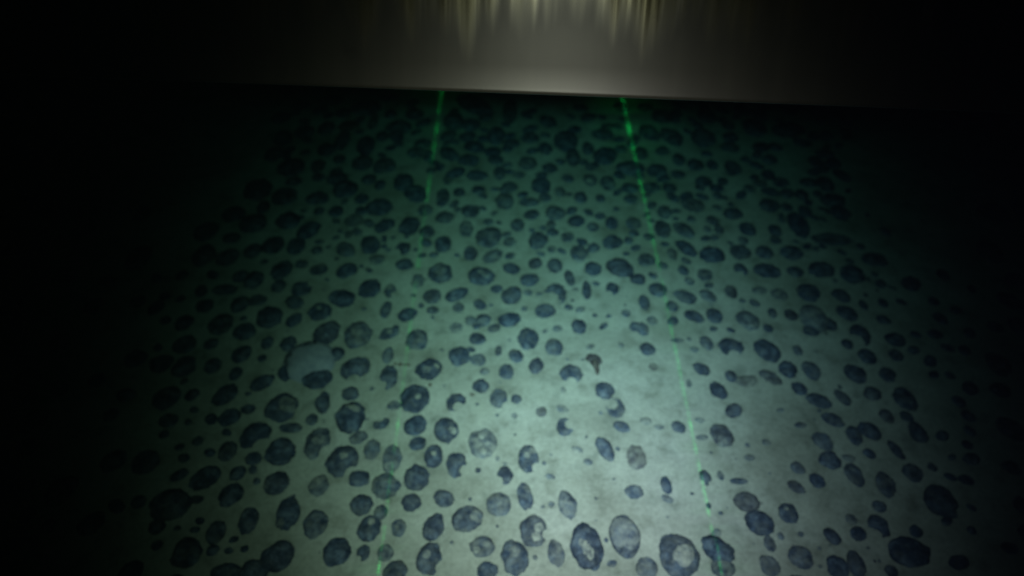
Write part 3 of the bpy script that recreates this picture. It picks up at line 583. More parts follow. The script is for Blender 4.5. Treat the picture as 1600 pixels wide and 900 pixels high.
('nodule','large smooth grey mound of a nodule with a dark rim on one side','nodule',-0.3581,0.8209,-0.0031,0.0483,0.0467,0.0181,1.57,0.2,0.2,[],[(0.0132, -0.0137, 0.0515)],4),
('wedge_fragment','brown wedge-shaped fragment with a thin pointed stalk, unlike any nodule','fragment',0.1428,0.8174,-0.0009,0.0154,0.0136,0.0073,2.51,0.02,0.6,[(-0.0132, -0.0101, 0.0096), (0.0132, -0.0141, 0.0062)],[],3),
('crumb','yellowish crumb glowing green where the laser line crosses it','fragment',-0.1964,0.8126,-0.0003,0.0046,0.0042,0.0015,1.57,0.3,1,[],[],3),
('nodule','dark oval nodule, second nearest of its kind above and left of the bitten black nodule','nodule',-0.5741,0.8087,-0.0014,0.0241,0.0214,0.0095,1.57,0.12,0.02,[],[],4),
('nodule','black upright nodule tilted down to the right, just below the tall deep blue nodule','nodule',0.0424,0.8046,-0.0009,0.0184,0.0131,0.007,1.48,0.05,0.2,[],[],3),
('nodule','kidney-shaped dark nodule with a mud bay under its belly','nodule',-0.2741,0.8013,-0.0016,0.0282,0.0229,0.0113,-2.56,0.1,0.08,[(0.0025, -0.0232, 0.0133)],[],4),
('nodule','black oval nodule just above and right of the brown sloping nodule','nodule',0.4811,0.8001,-0.0011,0.0184,0.0166,0.0086,1.57,0.02,0.03,[],[],4),
('nodule','round dark nodule with a bright crumb on its shoulder','nodule',-0.1446,0.7982,-0.0015,0.0241,0.0224,0.0115,1.57,0.03,0.07,[],[(0.0148, 0.0023, -0.0039), (-0.0021, -0.0068, 0.0066)],4),
('nodule','dark oval nodule tilted down to the right, just below and left of the horseshoe nodule','nodule',0.3296,0.7991,-0.0009,0.0158,0.0126,0.0062,2.38,0.1,0.08,[],[],3),
('nodule','grey-blue round nodule tilted down to the right, just right of the brown sloping nodule','nodule',0.5211,0.7991,-0.0012,0.0214,0.016,0.0069,1.7,0.2,0.04,[],[],4),
('nodule','dark oval nodule, nearest of its kind below the dark arch','nodule',0.5956,0.793,-0.0013,0.0217,0.0194,0.0094,2.31,0.06,0.11,[],[],4),
('nodule','small dark wedge of rock against the rim of the big pale mound','nodule',-0.3947,0.7918,-0.0009,0.0189,0.0123,0.0073,1.88,0.02,0.01,[],[],3),
('nodule','grey-blue round nodule just above the flattened blue nodule','nodule',-0.01,0.7922,-0.001,0.0177,0.0135,0.0059,1.57,0.2,0.02,[],[],3),
('nodule','dark oval nodule just below and right of the dark arch','nodule',0.6532,0.792,-0.001,0.017,0.0147,0.0065,1.57,0.12,0.04,[],[],3),
('nodule','two-lobed dark nodule with a mud gap beneath','nodule',0.1018,0.7878,-0.0013,0.0205,0.0189,0.0077,0.0,0.2,0.06,[(0.0, -0.017, 0.0093)],[],4),
('nodule','long brown-grey nodule sloping downward out of a muddy smear','nodule',0.4464,0.7852,-0.0011,0.0215,0.0124,0.0058,2.36,0.25,0.35,[(-0.0066, -0.0165, 0.0066)],[],4),
('nodule','wide dark nodule lying across the foot of the big pale mound','nodule',-0.3373,0.7826,-0.0016,0.0281,0.0224,0.0127,0.0,0.02,0.05,[(-0.0212, 0.019, 0.0095)],[],4),
('nodule','dark nodule with a pale mud wedge cut into its lower flank, beside the laser line','nodule',-0.2141,0.7835,-0.0012,0.0268,0.0164,0.0076,1.57,0.15,0.07,[(-0.0124, -0.0177, 0.0128)],[],4),
('nodule','brownish long flat nodule just left of the brown sloping nodule','nodule',0.4014,0.7761,-0.0011,0.0225,0.0136,0.0034,-2.86,0.78,0.5,[],[],4),
('nodule','black long flat nodule just above and left of the half-dusted nodule','nodule',-0.4286,0.7721,-0.0012,0.0226,0.015,0.009,-2.44,0.03,0.07,[],[],4),
('nodule','dark oval nodule just above and left of the flattened blue nodule','nodule',-0.0534,0.7617,-0.001,0.015,0.0148,0.0063,0.0,0.15,0.02,[],[],3),
('nodule','black oval nodule just below and right of the brown sloping nodule','nodule',0.4901,0.7601,-0.0009,0.0146,0.0128,0.0067,2.0,0.03,0.05,[],[],3),
('nodule','black oval nodule tilted down to the right, just above the dusted-bottom nodule','nodule',0.3498,0.7559,-0.0011,0.0195,0.014,0.0079,2.16,0.05,0.14,[],[],4),
('nodule','clean round blue nodule on open mud below the brown wedge','nodule',0.1561,0.7519,-0.0011,0.0175,0.0167,0.0079,1.57,0.08,0.05,[],[],4),
('nodule','dark oval nodule, nearest of its kind above the slanting paired nodule','nodule',0.6122,0.7509,-0.001,0.0161,0.0145,0.0062,0.0,0.15,0.19,[],[],3),
('nodule','dark oval nodule just above the streaked round nodule','nodule',-0.2739,0.7495,-0.001,0.0161,0.0149,0.0065,0.0,0.15,0.03,[],[],4),
('nodule','black oval nodule, second nearest of its kind above and left of the bitten black nodule','nodule',-0.4864,0.7476,-0.0014,0.0257,0.0184,0.0103,0.91,0.05,0.1,[],[],4),
('nodule','grey-blue oval nodule tilted down to the right, just above the upright paired nodule','nodule',0.5577,0.743,-0.0009,0.0184,0.0115,0.0055,2.1,0.2,0.16,[],[],3),
('nodule','dark oval nodule, nearest of its kind above and left of the bitten black nodule','nodule',-0.5827,0.741,-0.0015,0.0257,0.0229,0.0102,1.57,0.12,0.05,[],[],4),
('nodule','big dark nodule with one bright pale spot near its lower edge','nodule',-0.1634,0.7379,-0.0017,0.0289,0.0247,0.013,1.75,0.05,0.05,[],[(0.0059, -0.0027, -0.005)],4),
('nodule','dusted blue nodule with a flattened lower corner','nodule',-0.0226,0.7376,-0.0011,0.0194,0.0155,0.0067,1.62,0.2,0.04,[(0.0124, -0.0146, 0.0074)],[],4),
('nodule','dark round nodule just above and right of the slanting paired nodule','nodule',0.6621,0.7372,-0.0013,0.0265,0.0183,0.0088,1.57,0.12,0.03,[],[],4),
('nodule','dark long flat nodule above and left of the slanting paired nodule','nodule',0.5153,0.7348,-0.0012,0.0218,0.0148,0.0074,2.68,0.15,0.03,[],[],4),
('nodule','dark upright nodule just below the wide nodule on the mound','nodule',-0.3173,0.7323,-0.0009,0.0222,0.0126,0.0062,1.67,0.12,0.02,[],[],4),
('nodule','small arch-shaped dark nodule curled around a pale centre','nodule',-0.093,0.728,-0.0011,0.0185,0.0169,0.0085,1.36,0.06,0.1,[(0.004, -0.0096, 0.0125)],[],4),
('nodule','large nodule with one half dark and the other half dusted grey','nodule',-0.3852,0.7209,-0.0018,0.0292,0.0261,0.0133,1.06,0.05,0.07,[],[(0.0127, 0.0027, 0.0143)],4),
('nodule','broken ring of dark crumbs around a mud centre','nodule',0.1723,0.718,-0.0012,0.0193,0.0164,0.0065,1.57,0.25,0.08,[(-0.0054, 0.0073, 0.0126)],[],4),
('nodule','grey-blue oval nodule just below and left of the brown sloping nodule','nodule',0.3681,0.7142,-0.001,0.0172,0.0133,0.0059,-2.47,0.2,0.14,[],[],4),
('nodule','large round dark nodule with a bright curved mud streak across its top','nodule',-0.2663,0.7027,-0.0018,0.0311,0.0257,0.0144,1.57,0.02,0.02,[],[(0.0012, 0.0147, -0.0053), (0.0102, 0.0088, -0.0053), (-0.0061, 0.0176, -0.0043)],4),
('nodule','black oval nodule just above and left of the bitten black nodule','nodule',-0.4661,0.7009,-0.0011,0.0195,0.0167,0.0088,1.01,0.04,0.01,[],[],4),
('nodule','dark long flat nodule just above and left of the upright paired nodule','nodule',0.5266,0.695,-0.001,0.0188,0.0134,0.0065,2.52,0.15,0.09,[],[],4),
('nodule','ragged two-lobed dark scrap of rock trailing across pale mud','nodule',-0.2136,0.6914,-0.0009,0.0155,0.0103,0.005,-2.63,0.2,0.01,[(-0.0041, 0.0078, 0.0061)],[],3),
('nodule','black oval nodule tilted up to the right, just below the bright-spotted nodule','nodule',-0.1575,0.6869,-0.0013,0.0207,0.0189,0.0102,0.83,0.02,0.01,[],[],4),
('nodule','dark long flat nodule just below the half-dusted nodule','nodule',-0.3624,0.6825,-0.001,0.0193,0.0106,0.0061,0.0,0.15,0.02,[],[],3),
('nodule','irregular hook-shaped dark nodule on open pale mud','nodule',0.0853,0.68,-0.001,0.0177,0.0138,0.0064,1.57,0.15,0.05,[(0.0104, 0.005, 0.0111)],[],4),
('nodule','small dark nodule with a faint tail, close to the laser line','nodule',0.2701,0.6788,-0.0008,0.0125,0.0109,0.0055,2.51,0.08,0.19,[],[],3),
('nodule','round nodule with a pale smeared hollow on one side','nodule',-0.1069,0.6772,-0.0014,0.0242,0.0199,0.0096,1.61,0.12,0.04,[],[(0.0112, -0.0057, -0.0062)],4),
('nodule','dark slanting nodule leaning on a grey upright one','nodule',0.5798,0.6735,-0.0011,0.0201,0.0163,0.0084,2.33,0.06,0.03,[],[],4),
('nodule','dark round nodule just right of the slanting paired nodule','nodule',0.6562,0.6701,-0.0011,0.0204,0.0154,0.0074,1.57,0.12,0.05,[],[],4),
('nodule','black nodule with a bite-like gap in its lower corner','nodule',-0.4141,0.6657,-0.0016,0.0272,0.0222,0.0125,0.89,0.02,0.0,[(0.0172, -0.0203, 0.0176)],[],4),
('nodule','round dark nodule with a pale dusted lower side, beyond the laser line','nodule',0.3371,0.6663,-0.0014,0.022,0.0197,0.0088,1.57,0.15,0.3,[],[(-0.0019, -0.0156, 0.0079)],4),
('nodule','grey-blue oval nodule just below the streaked round nodule','nodule',-0.2483,0.6644,-0.001,0.016,0.013,0.005,-2.8,0.3,0.11,[],[],4),
('nodule','upright grey part of a nodule pair joined at the top','nodule',0.551,0.6641,-0.001,0.0198,0.0131,0.0061,1.57,0.15,0.04,[],[],4),
('nodule','long dusted nodule with a hollow flank and pale top','nodule',-0.3122,0.6543,-0.0016,0.0302,0.0208,0.0092,1.42,0.2,0.06,[(0.0179, -0.017, 0.0142)],[(0.002, 0.0028, 0.0095)],4),
('nodule','dark oval nodule just above and left of the eye-marked nodule','nodule',-0.1514,0.6533,-0.0009,0.0148,0.0132,0.0063,-2.71,0.12,0.03,[],[],3),
('nodule','grey-blue oval nodule tilted down to the right, just left of the upright paired nodule','nodule',0.497,0.6523,-0.0011,0.019,0.0151,0.0057,2.23,0.3,0.04,[],[],4),
('nodule','large crumbly grey nodule mottled all over with pale mud','nodule',-0.047,0.6513,-0.0015,0.0296,0.0228,0.0062,1.57,0.5,0.07,[],[(0.0, 0.014, -0.0069), (0.0064, 0.0, -0.0054), (-0.0086, -0.0028, 0.0073), (0.0021, -0.0168, 0.0049)],4),
('nodule','pale mud-veiled upright nodule just above and left of the green-tinted tall nodule','nodule',-0.2227,0.6429,-0.001,0.0194,0.0135,0.0044,1.57,0.4,0.06,[],[],4),
('nodule','large black oval nodule just below and right of the bitten black nodule','nodule',-0.3675,0.6371,-0.0016,0.0257,0.0241,0.0126,0.98,0.03,0.02,[],[],4),
('nodule','slender leaf-shaped nodule lying aslant on open mud','nodule',0.148,0.6378,-0.0011,0.0233,0.0122,0.0069,2.0,0.15,0.06,[],[],4),
('nodule','black upright nodule just below and right of the slanting paired nodule','nodule',0.6091,0.6378,-0.0008,0.0188,0.0089,0.0057,1.92,0.05,0.18,[],[],3),
('nodule','grey-blue round nodule just below and left of the bitten black nodule','nodule',-0.4501,0.6344,-0.0011,0.02,0.015,0.0067,1.57,0.18,0.15,[],[],4),
('nodule','upright dark nodule with a pale oval eye at its centre','nodule',-0.124,0.6293,-0.0011,0.0225,0.015,0.0084,1.57,0.02,0.12,[],[(0.0007, 0.0011, -0.0035)],4),
('nodule','tall green-tinted nodule lit by the laser line','nodule',-0.19,0.6241,-0.0012,0.0266,0.016,0.0056,1.57,0.35,0.07,[],[(-0.003, -0.0125, 0.0068)],4),
('nodule','pale nodule with a dark spot on one flank and brown rim on the other','nodule',0.1951,0.6243,-0.0011,0.0241,0.0155,0.0046,1.57,0.45,0.5,[],[(0.0022, 0.0023, 0.0109)],4),
('nodule','large dark nodule with a pale blurred spot on its top','nodule',-0.2676,0.6209,-0.0018,0.0292,0.0251,0.0128,1.15,0.08,0.09,[(0.0183, -0.0202, 0.0115)],[(0.0024, 0.004, -0.0046)],4),
('nodule','broken dark nodule with pale mud showing through three gaps','nodule',0.0251,0.6216,-0.0012,0.0249,0.016,0.0069,1.57,0.2,0.01,[(0.0136, -0.0141, 0.0085)],[(-0.0015, 0.0035, -0.0053), (0.0075, 0.0129, -0.0056)],4),
('nodule','dark oval nodule just above and left of the spotted dusted nodule','nodule',0.4975,0.6179,-0.0011,0.0175,0.0162,0.008,0.0,0.06,0.08,[],[],4),
('nodule','dark oval nodule, nearest of its kind left of the bitten black nodule','nodule',-0.5723,0.6144,-0.0014,0.0214,0.0212,0.0092,1.57,0.12,0.01,[],[],4),
('nodule','dark nodule with a mud notch in its flank, like a bitten bean','nodule',-0.0868,0.6123,-0.0012,0.0246,0.0164,0.008,1.57,0.12,0.08,[(0.0132, -0.0081, 0.0095)],[],4),
('nodule','dark oval nodule right of the spotted dusted nodule','nodule',0.619,0.5955,-0.001,0.0167,0.0157,0.007,1.57,0.12,0.07,[],[],4),
('nodule','triangular dark nodule with a notched side','nodule',-0.0108,0.5933,-0.0009,0.0162,0.0131,0.0065,1.57,0.1,0.16,[(-0.0111, -0.0091, 0.0089), (0.0111, 0.0137, 0.0048)],[],4),
('nodule','dusted nodule with a pale spot on its upper face','nodule',0.5276,0.5934,-0.0011,0.0211,0.0146,0.0059,1.57,0.25,0.01,[],[(-0.0014, 0.008, 0.0033)],4),
('nodule','large dark round nodule just below and left of the eye-marked nodule','nodule',-0.1476,0.5906,-0.0015,0.0242,0.0207,0.0107,1.92,0.08,0.1,[],[],4),
('nodule','dark oval nodule just below and right of the pale-spotted large nodule','nodule',-0.2359,0.5888,-0.0011,0.0172,0.0144,0.0073,0.0,0.1,0.01,[],[],4),
('nodule','small dark triangular chip standing beside the laser line','nodule',0.2968,0.5878,-0.0007,0.0135,0.0094,0.005,1.57,0.05,0.14,[(-0.0071, -0.0102, 0.0053), (0.0071, -0.0102, 0.0042)],[],3),
('nodule','large black oval nodule below and left of the bitten black nodule','nodule',-0.4707,0.586,-0.0014,0.0253,0.0188,0.0117,-2.44,0.0,0.05,[],[],4),
('nodule','black round nodule tilted down to the right, just left of the spotted dusted nodule','nodule',0.467,0.5822,-0.0008,0.0141,0.0122,0.0065,1.81,0.04,0.01,[],[],3),
('nodule','dark nodule with a soft grey margin in the dim side','nodule',-0.3618,0.5807,-0.0013,0.0216,0.0195,0.0101,1.36,0.05,0.14,[],[(-0.013, -0.0041, 0.0058)],4),
('nodule','small black nodule leaning on the broad green-lit nodule','nodule',-0.1797,0.5779,-0.0006,0.0104,0.0094,0.0052,0.0,0.02,0.05,[],[],3),
('nodule','faint grey nodule almost covered in mud with a darker core','nodule',-0.2956,0.5761,-0.0011,0.0208,0.0166,0.0049,1.57,0.45,0.04,[],[(-0.0062, 0.0059, 0.0088)],4),
('nodule','broad green-lit nodule under the laser line with a dark one against it','nodule',-0.195,0.5758,-0.0015,0.0227,0.0207,0.0076,1.57,0.3,0.01,[],[],4),
('nodule','grey-blue upright nodule just right of the spotted dusted nodule','nodule',0.5705,0.5758,-0.0012,0.0236,0.0166,0.0067,1.57,0.25,0.04,[],[],4),
('nodule','dark upright nodule just left of the dark triangular chip','nodule',0.2349,0.5748,-0.0006,0.0156,0.0088,0.0044,1.67,0.1,0.01,[],[],3),
('nodule','brownish long flat nodule tilted down to the right, just above the chipped nodule','nodule',0.4319,0.5716,-0.0008,0.0154,0.0098,0.0049,2.41,0.2,0.3,[],[],3),
('nodule','grey-blue oval nodule just below the brown-rimmed pale nodule','nodule',0.1838,0.563,-0.001,0.0149,0.0129,0.0049,0.0,0.3,0.0,[],[],4),
('nodule','black oval nodule tilted up to the right, just left of the soft-margined nodule','nodule',-0.4244,0.5592,-0.0012,0.0203,0.0181,0.0094,1.06,0.05,0.02,[],[],4),
('nodule','narrow upright nodule, dark below and dusted above','nodule',0.0202,0.5564,-0.0009,0.0244,0.0123,0.0061,1.71,0.12,0.06,[],[(0.0024, 0.0125, 0.0066)],4),
('nodule','grey-blue oval nodule just above and left of the large fading nodule','nodule',-0.102,0.5554,-0.0011,0.0173,0.0141,0.0064,2.58,0.2,0.1,[],[],4),
('nodule','dark oval nodule just above and right of the cloudy small nodule','nodule',-0.1515,0.55,-0.001,0.0158,0.0144,0.0069,2.29,0.12,0.11,[],[],4),
('nodule','smooth mauve-grey oval nodule above a darker larger one','nodule',0.3513,0.5468,-0.0012,0.0198,0.0159,0.0077,0.0,0.15,0.35,[],[],4),
('nodule','dark round nodule just above the pitted nodule','nodule',-0.2257,0.5456,-0.0012,0.0179,0.0173,0.0084,1.57,0.08,0.06,[],[],4),
('nodule','large dark round nodule just above and right of the very broad black nodule','nodule',0.6404,0.5455,-0.0017,0.0283,0.0244,0.0113,1.57,0.12,0.08,[],[],4),
('nodule','large dark oval nodule, nearest of its kind left of the soft-margined nodule','nodule',-0.5106,0.5432,-0.002,0.0324,0.0268,0.013,0.0,0.12,0.08,[],[],4),
('nodule','pale nodule with a dark lower corner beneath a mud veil','nodule',-0.0191,0.543,-0.0013,0.0206,0.0182,0.0059,1.57,0.4,0.08,[],[(-0.006, 0.0058, 0.011)],4),
('nodule','long pale blue nodule thinly veiled with mud','nodule',0.0838,0.5389,-0.001,0.0274,0.0142,0.0045,1.78,0.45,0.01,[],[(0.0014, 0.0051, 0.0066)],4),
('nodule','tall dark nodule with a paler notched foot','nodule',-0.3341,0.53,-0.0013,0.0281,0.0181,0.0097,1.57,0.05,0.0,[],[(-0.0051, -0.0172, 0.0064)],4),
('nodule','dark nodule with a small pale chip near its top','nodule',0.4085,0.5282,-0.0011,0.0175,0.0147,0.0073,1.48,0.1,0.03,[],[(-0.0028, 0.005, 0.003)],4),
('nodule','large blue-grey nodule fading into mud on one side','nodule',-0.0668,0.521,-0.0015,0.0225,0.0217,0.0094,1.04,0.18,0.11,[],[(0.0155, 0.0021, 0.0083)],4),
('nodule','dark upright nodule just left of the tall notched nodule','nodule',-0.3884,0.52,-0.0011,0.0223,0.015,0.0075,1.57,0.1,0.06,[],[],4),
('nodule','large dark oval nodule just below and right of the mauve oval','nodule',0.3626,0.5147,-0.0014,0.0223,0.019,0.0101,2.64,0.06,0.05,[],[],4),
('nodule','large grey-blue round nodule just right of the tall notched nodule','nodule',-0.2886,0.5141,-0.0014,0.0234,0.0189,0.0076,1.57,0.25,0.01,[],[],4),
('nodule','dark upright nodule tilted down to the right, just above the waisted double nodule','nodule',-0.1149,0.5099,-0.0012,0.0219,0.016,0.0086,1.33,0.06,0.13,[],[],4),
('nodule','dark nodule with a bright mud pit in its top, touching a greenish one','nodule',-0.2091,0.5089,-0.0012,0.0212,0.0173,0.0089,1.57,0.08,0.05,[],[(0.0025, 0.007, -0.0051)],4),
('nodule','small faint nodule with a pale cloudy centre','nodule',-0.1663,0.5094,-0.0008,0.0145,0.0114,0.004,1.57,0.35,0.01,[],[(-0.0021, 0.0027, 0.0036)],4),
('nodule','dark hatchet-shaped nodule with a cut-away lower side','nodule',0.5345,0.5079,-0.0011,0.0192,0.0149,0.0078,1.57,0.06,0.02,[(-0.0105, -0.0136, 0.0127)],[],4),
('nodule','dark upright nodule, second nearest of its kind left of the tall notched nodule','nodule',-0.4307,0.5002,-0.001,0.0198,0.0138,0.0064,1.57,0.15,0.06,[],[],4),
('nodule','large nodule with a swirl of pale mud and one dark dot inside','nodule',0.0316,0.5001,-0.0015,0.0262,0.0207,0.009,1.57,0.2,0.15,[(0.0185, -0.0049, 0.0077)],[(0.0078, 0.0037, -0.0066), (0.0029, -0.0111, 0.0055)],4),
('nodule','big smooth grey disc-like nodule with a dark crust along its lower edge','nodule',0.1625,0.4922,-0.0017,0.0329,0.0225,0.0098,1.63,0.2,0.1,[],[(0.0013, 0.0031, 0.0244)],4),
('nodule','black oval nodule tilted down to the right, just left of the hatchet-shaped nodule','nodule',0.4617,0.4923,-0.0008,0.015,0.0105,0.0064,2.2,0.03,0.12,[],[],3),
('nodule','pale blue nodule with a lumpy top in the near mud','nodule',-0.0421,0.4771,-0.0012,0.0184,0.0171,0.0059,0.0,0.35,0.04,[],[(0.0052, 0.0032, 0.005), (-0.0087, -0.0048, 0.0042)],4),
('nodule','big dark nodule with a bright curved groove of mud inside','nodule',0.1068,0.4764,-0.0017,0.0364,0.0233,0.0123,1.64,0.06,0.1,[],[(-0.0011, -0.0086, -0.006), (-0.0066, 0.0017, -0.0055), (0.0033, -0.0154, -0.0055)],4),
('nodule','large black oval nodule where the bright laser line ends','nodule',0.2934,0.4735,-0.0015,0.0271,0.0187,0.012,2.48,0.02,0.01,[],[],4),
('nodule','large black round nodule just left of the small ragged black nodule','nodule',-0.2502,0.4716,-0.0014,0.022,0.0203,0.0117,1.57,0.0,0.01,[],[],4),
('nodule','small ragged black nodule beside a large round black one','nodule',-0.212,0.4703,-0.0007,0.0134,0.0097,0.0051,1.57,0.06,0.08,[(-0.0064, -0.0089, 0.0054)],[],3),
('nodule','large dark round nodule, nearest of its kind below and left of the tall notched nodule','nodule',-0.4634,0.469,-0.0015,0.0237,0.0222,0.0103,1.57,0.12,0.04,[],[],4),
('nodule','grey-blue round nodule just above and left of the cut-off near nodule','nodule',-0.181,0.4696,-0.0009,0.015,0.0125,0.0044,1.57,0.35,0.1,[],[],4),
('nodule','very broad black nodule in the dark near corner','nodule',0.5647,0.4687,-0.0017,0.0289,0.0228,0.0133,0.0,0.02,0.02,[],[],4),
('nodule','pale mud-veiled upright nodule just left of the grooved big nodule','nodule',0.0626,0.4658,-0.0009,0.0222,0.0125,0.0041,1.69,0.4,0.13,[],[],4),
('nodule','broad ring-shaped nodule with a pale mud-filled middle, in the near field','nodule',0.2356,0.4652,-0.0021,0.0332,0.028,0.0122,1.47,0.2,0.0,[],[(0.0053, -0.0047, -0.0144), (0.0119, 0.0031, -0.0086)],4),
('nodule','large black round nodule tilted up to the right, just below the tall notched nodule','nodule',-0.3339,0.4639,-0.0016,0.0249,0.0229,0.0132,0.88,0.0,0.1,[],[],4),
('nodule','grey-blue round nodule, nearest of its kind below the chipped nodule','nodule',0.4081,0.4619,-0.0012,0.0189,0.0173,0.0063,1.57,0.3,0.07,[],[],4),
('nodule','large dark double nodule with a waist, at the near edge','nodule',-0.1174,0.4597,-0.0014,0.0252,0.0192,0.0096,1.57,0.1,0.08,[(0.0172, -0.0107, 0.0083)],[(-0.0036, 0.0048, 0.0052)],4),
('nodule','large near nodule with two dark lobes and a dusted saddle','nodule',0.0054,0.4598,-0.0015,0.0261,0.0197,0.0087,1.75,0.2,0.01,[],[(-0.0019, 0.0073, 0.0075)],4),
('nodule','dark upright nodule just below and left of the hatchet-shaped nodule','nodule',0.4835,0.4525,-0.001,0.0203,0.0134,0.0065,1.57,0.12,0.11,[],[],4),
('nodule','grey-blue round nodule just below the mauve oval','nodule',0.3615,0.449,-0.001,0.0163,0.0143,0.005,1.57,0.35,0.04,[],[],4),
('nodule','black round nodule below and left of the hatchet-shaped nodule','nodule',0.4549,0.4477,-0.001,0.0165,0.0152,0.0081,1.57,0.03,0.02,[],[],4),
('nodule','grey-blue oval nodule just below the big oval at the laser end','nodule',0.2956,0.4472,-0.0011,0.0171,0.016,0.0055,0.0,0.35,0.14,[],[],4),
('nodule','pale mud-veiled round nodule just below and left of the large ring','nodule',0.188,0.4464,-0.001,0.0168,0.0161,0.0043,1.57,0.5,0.04,[],[],4),
('nodule','large dark oval nodule, nearest of its kind below and left of the tall notched nodule','nodule',-0.3615,0.4431,-0.0013,0.0208,0.0181,0.0091,0.0,0.1,0.08,[],[],4),
('nodule','dark nodule cut by the near edge of view, under the laser line','nodule',-0.1632,0.4414,-0.0012,0.019,0.0167,0.0079,1.07,0.15,0.18,[],[],4),
('nodule','dark oval nodule just below the pale lumpy nodule','nodule',-0.0339,0.4415,-0.001,0.0151,0.0133,0.0064,0.0,0.15,0.02,[],[],4),
('nodule','large dark oval nodule, nearest of its kind below and left of the soft-margined nodule','nodule',-0.401,0.4404,-0.0013,0.0218,0.016,0.0088,0.0,0.1,0.01,[],[],4),
]
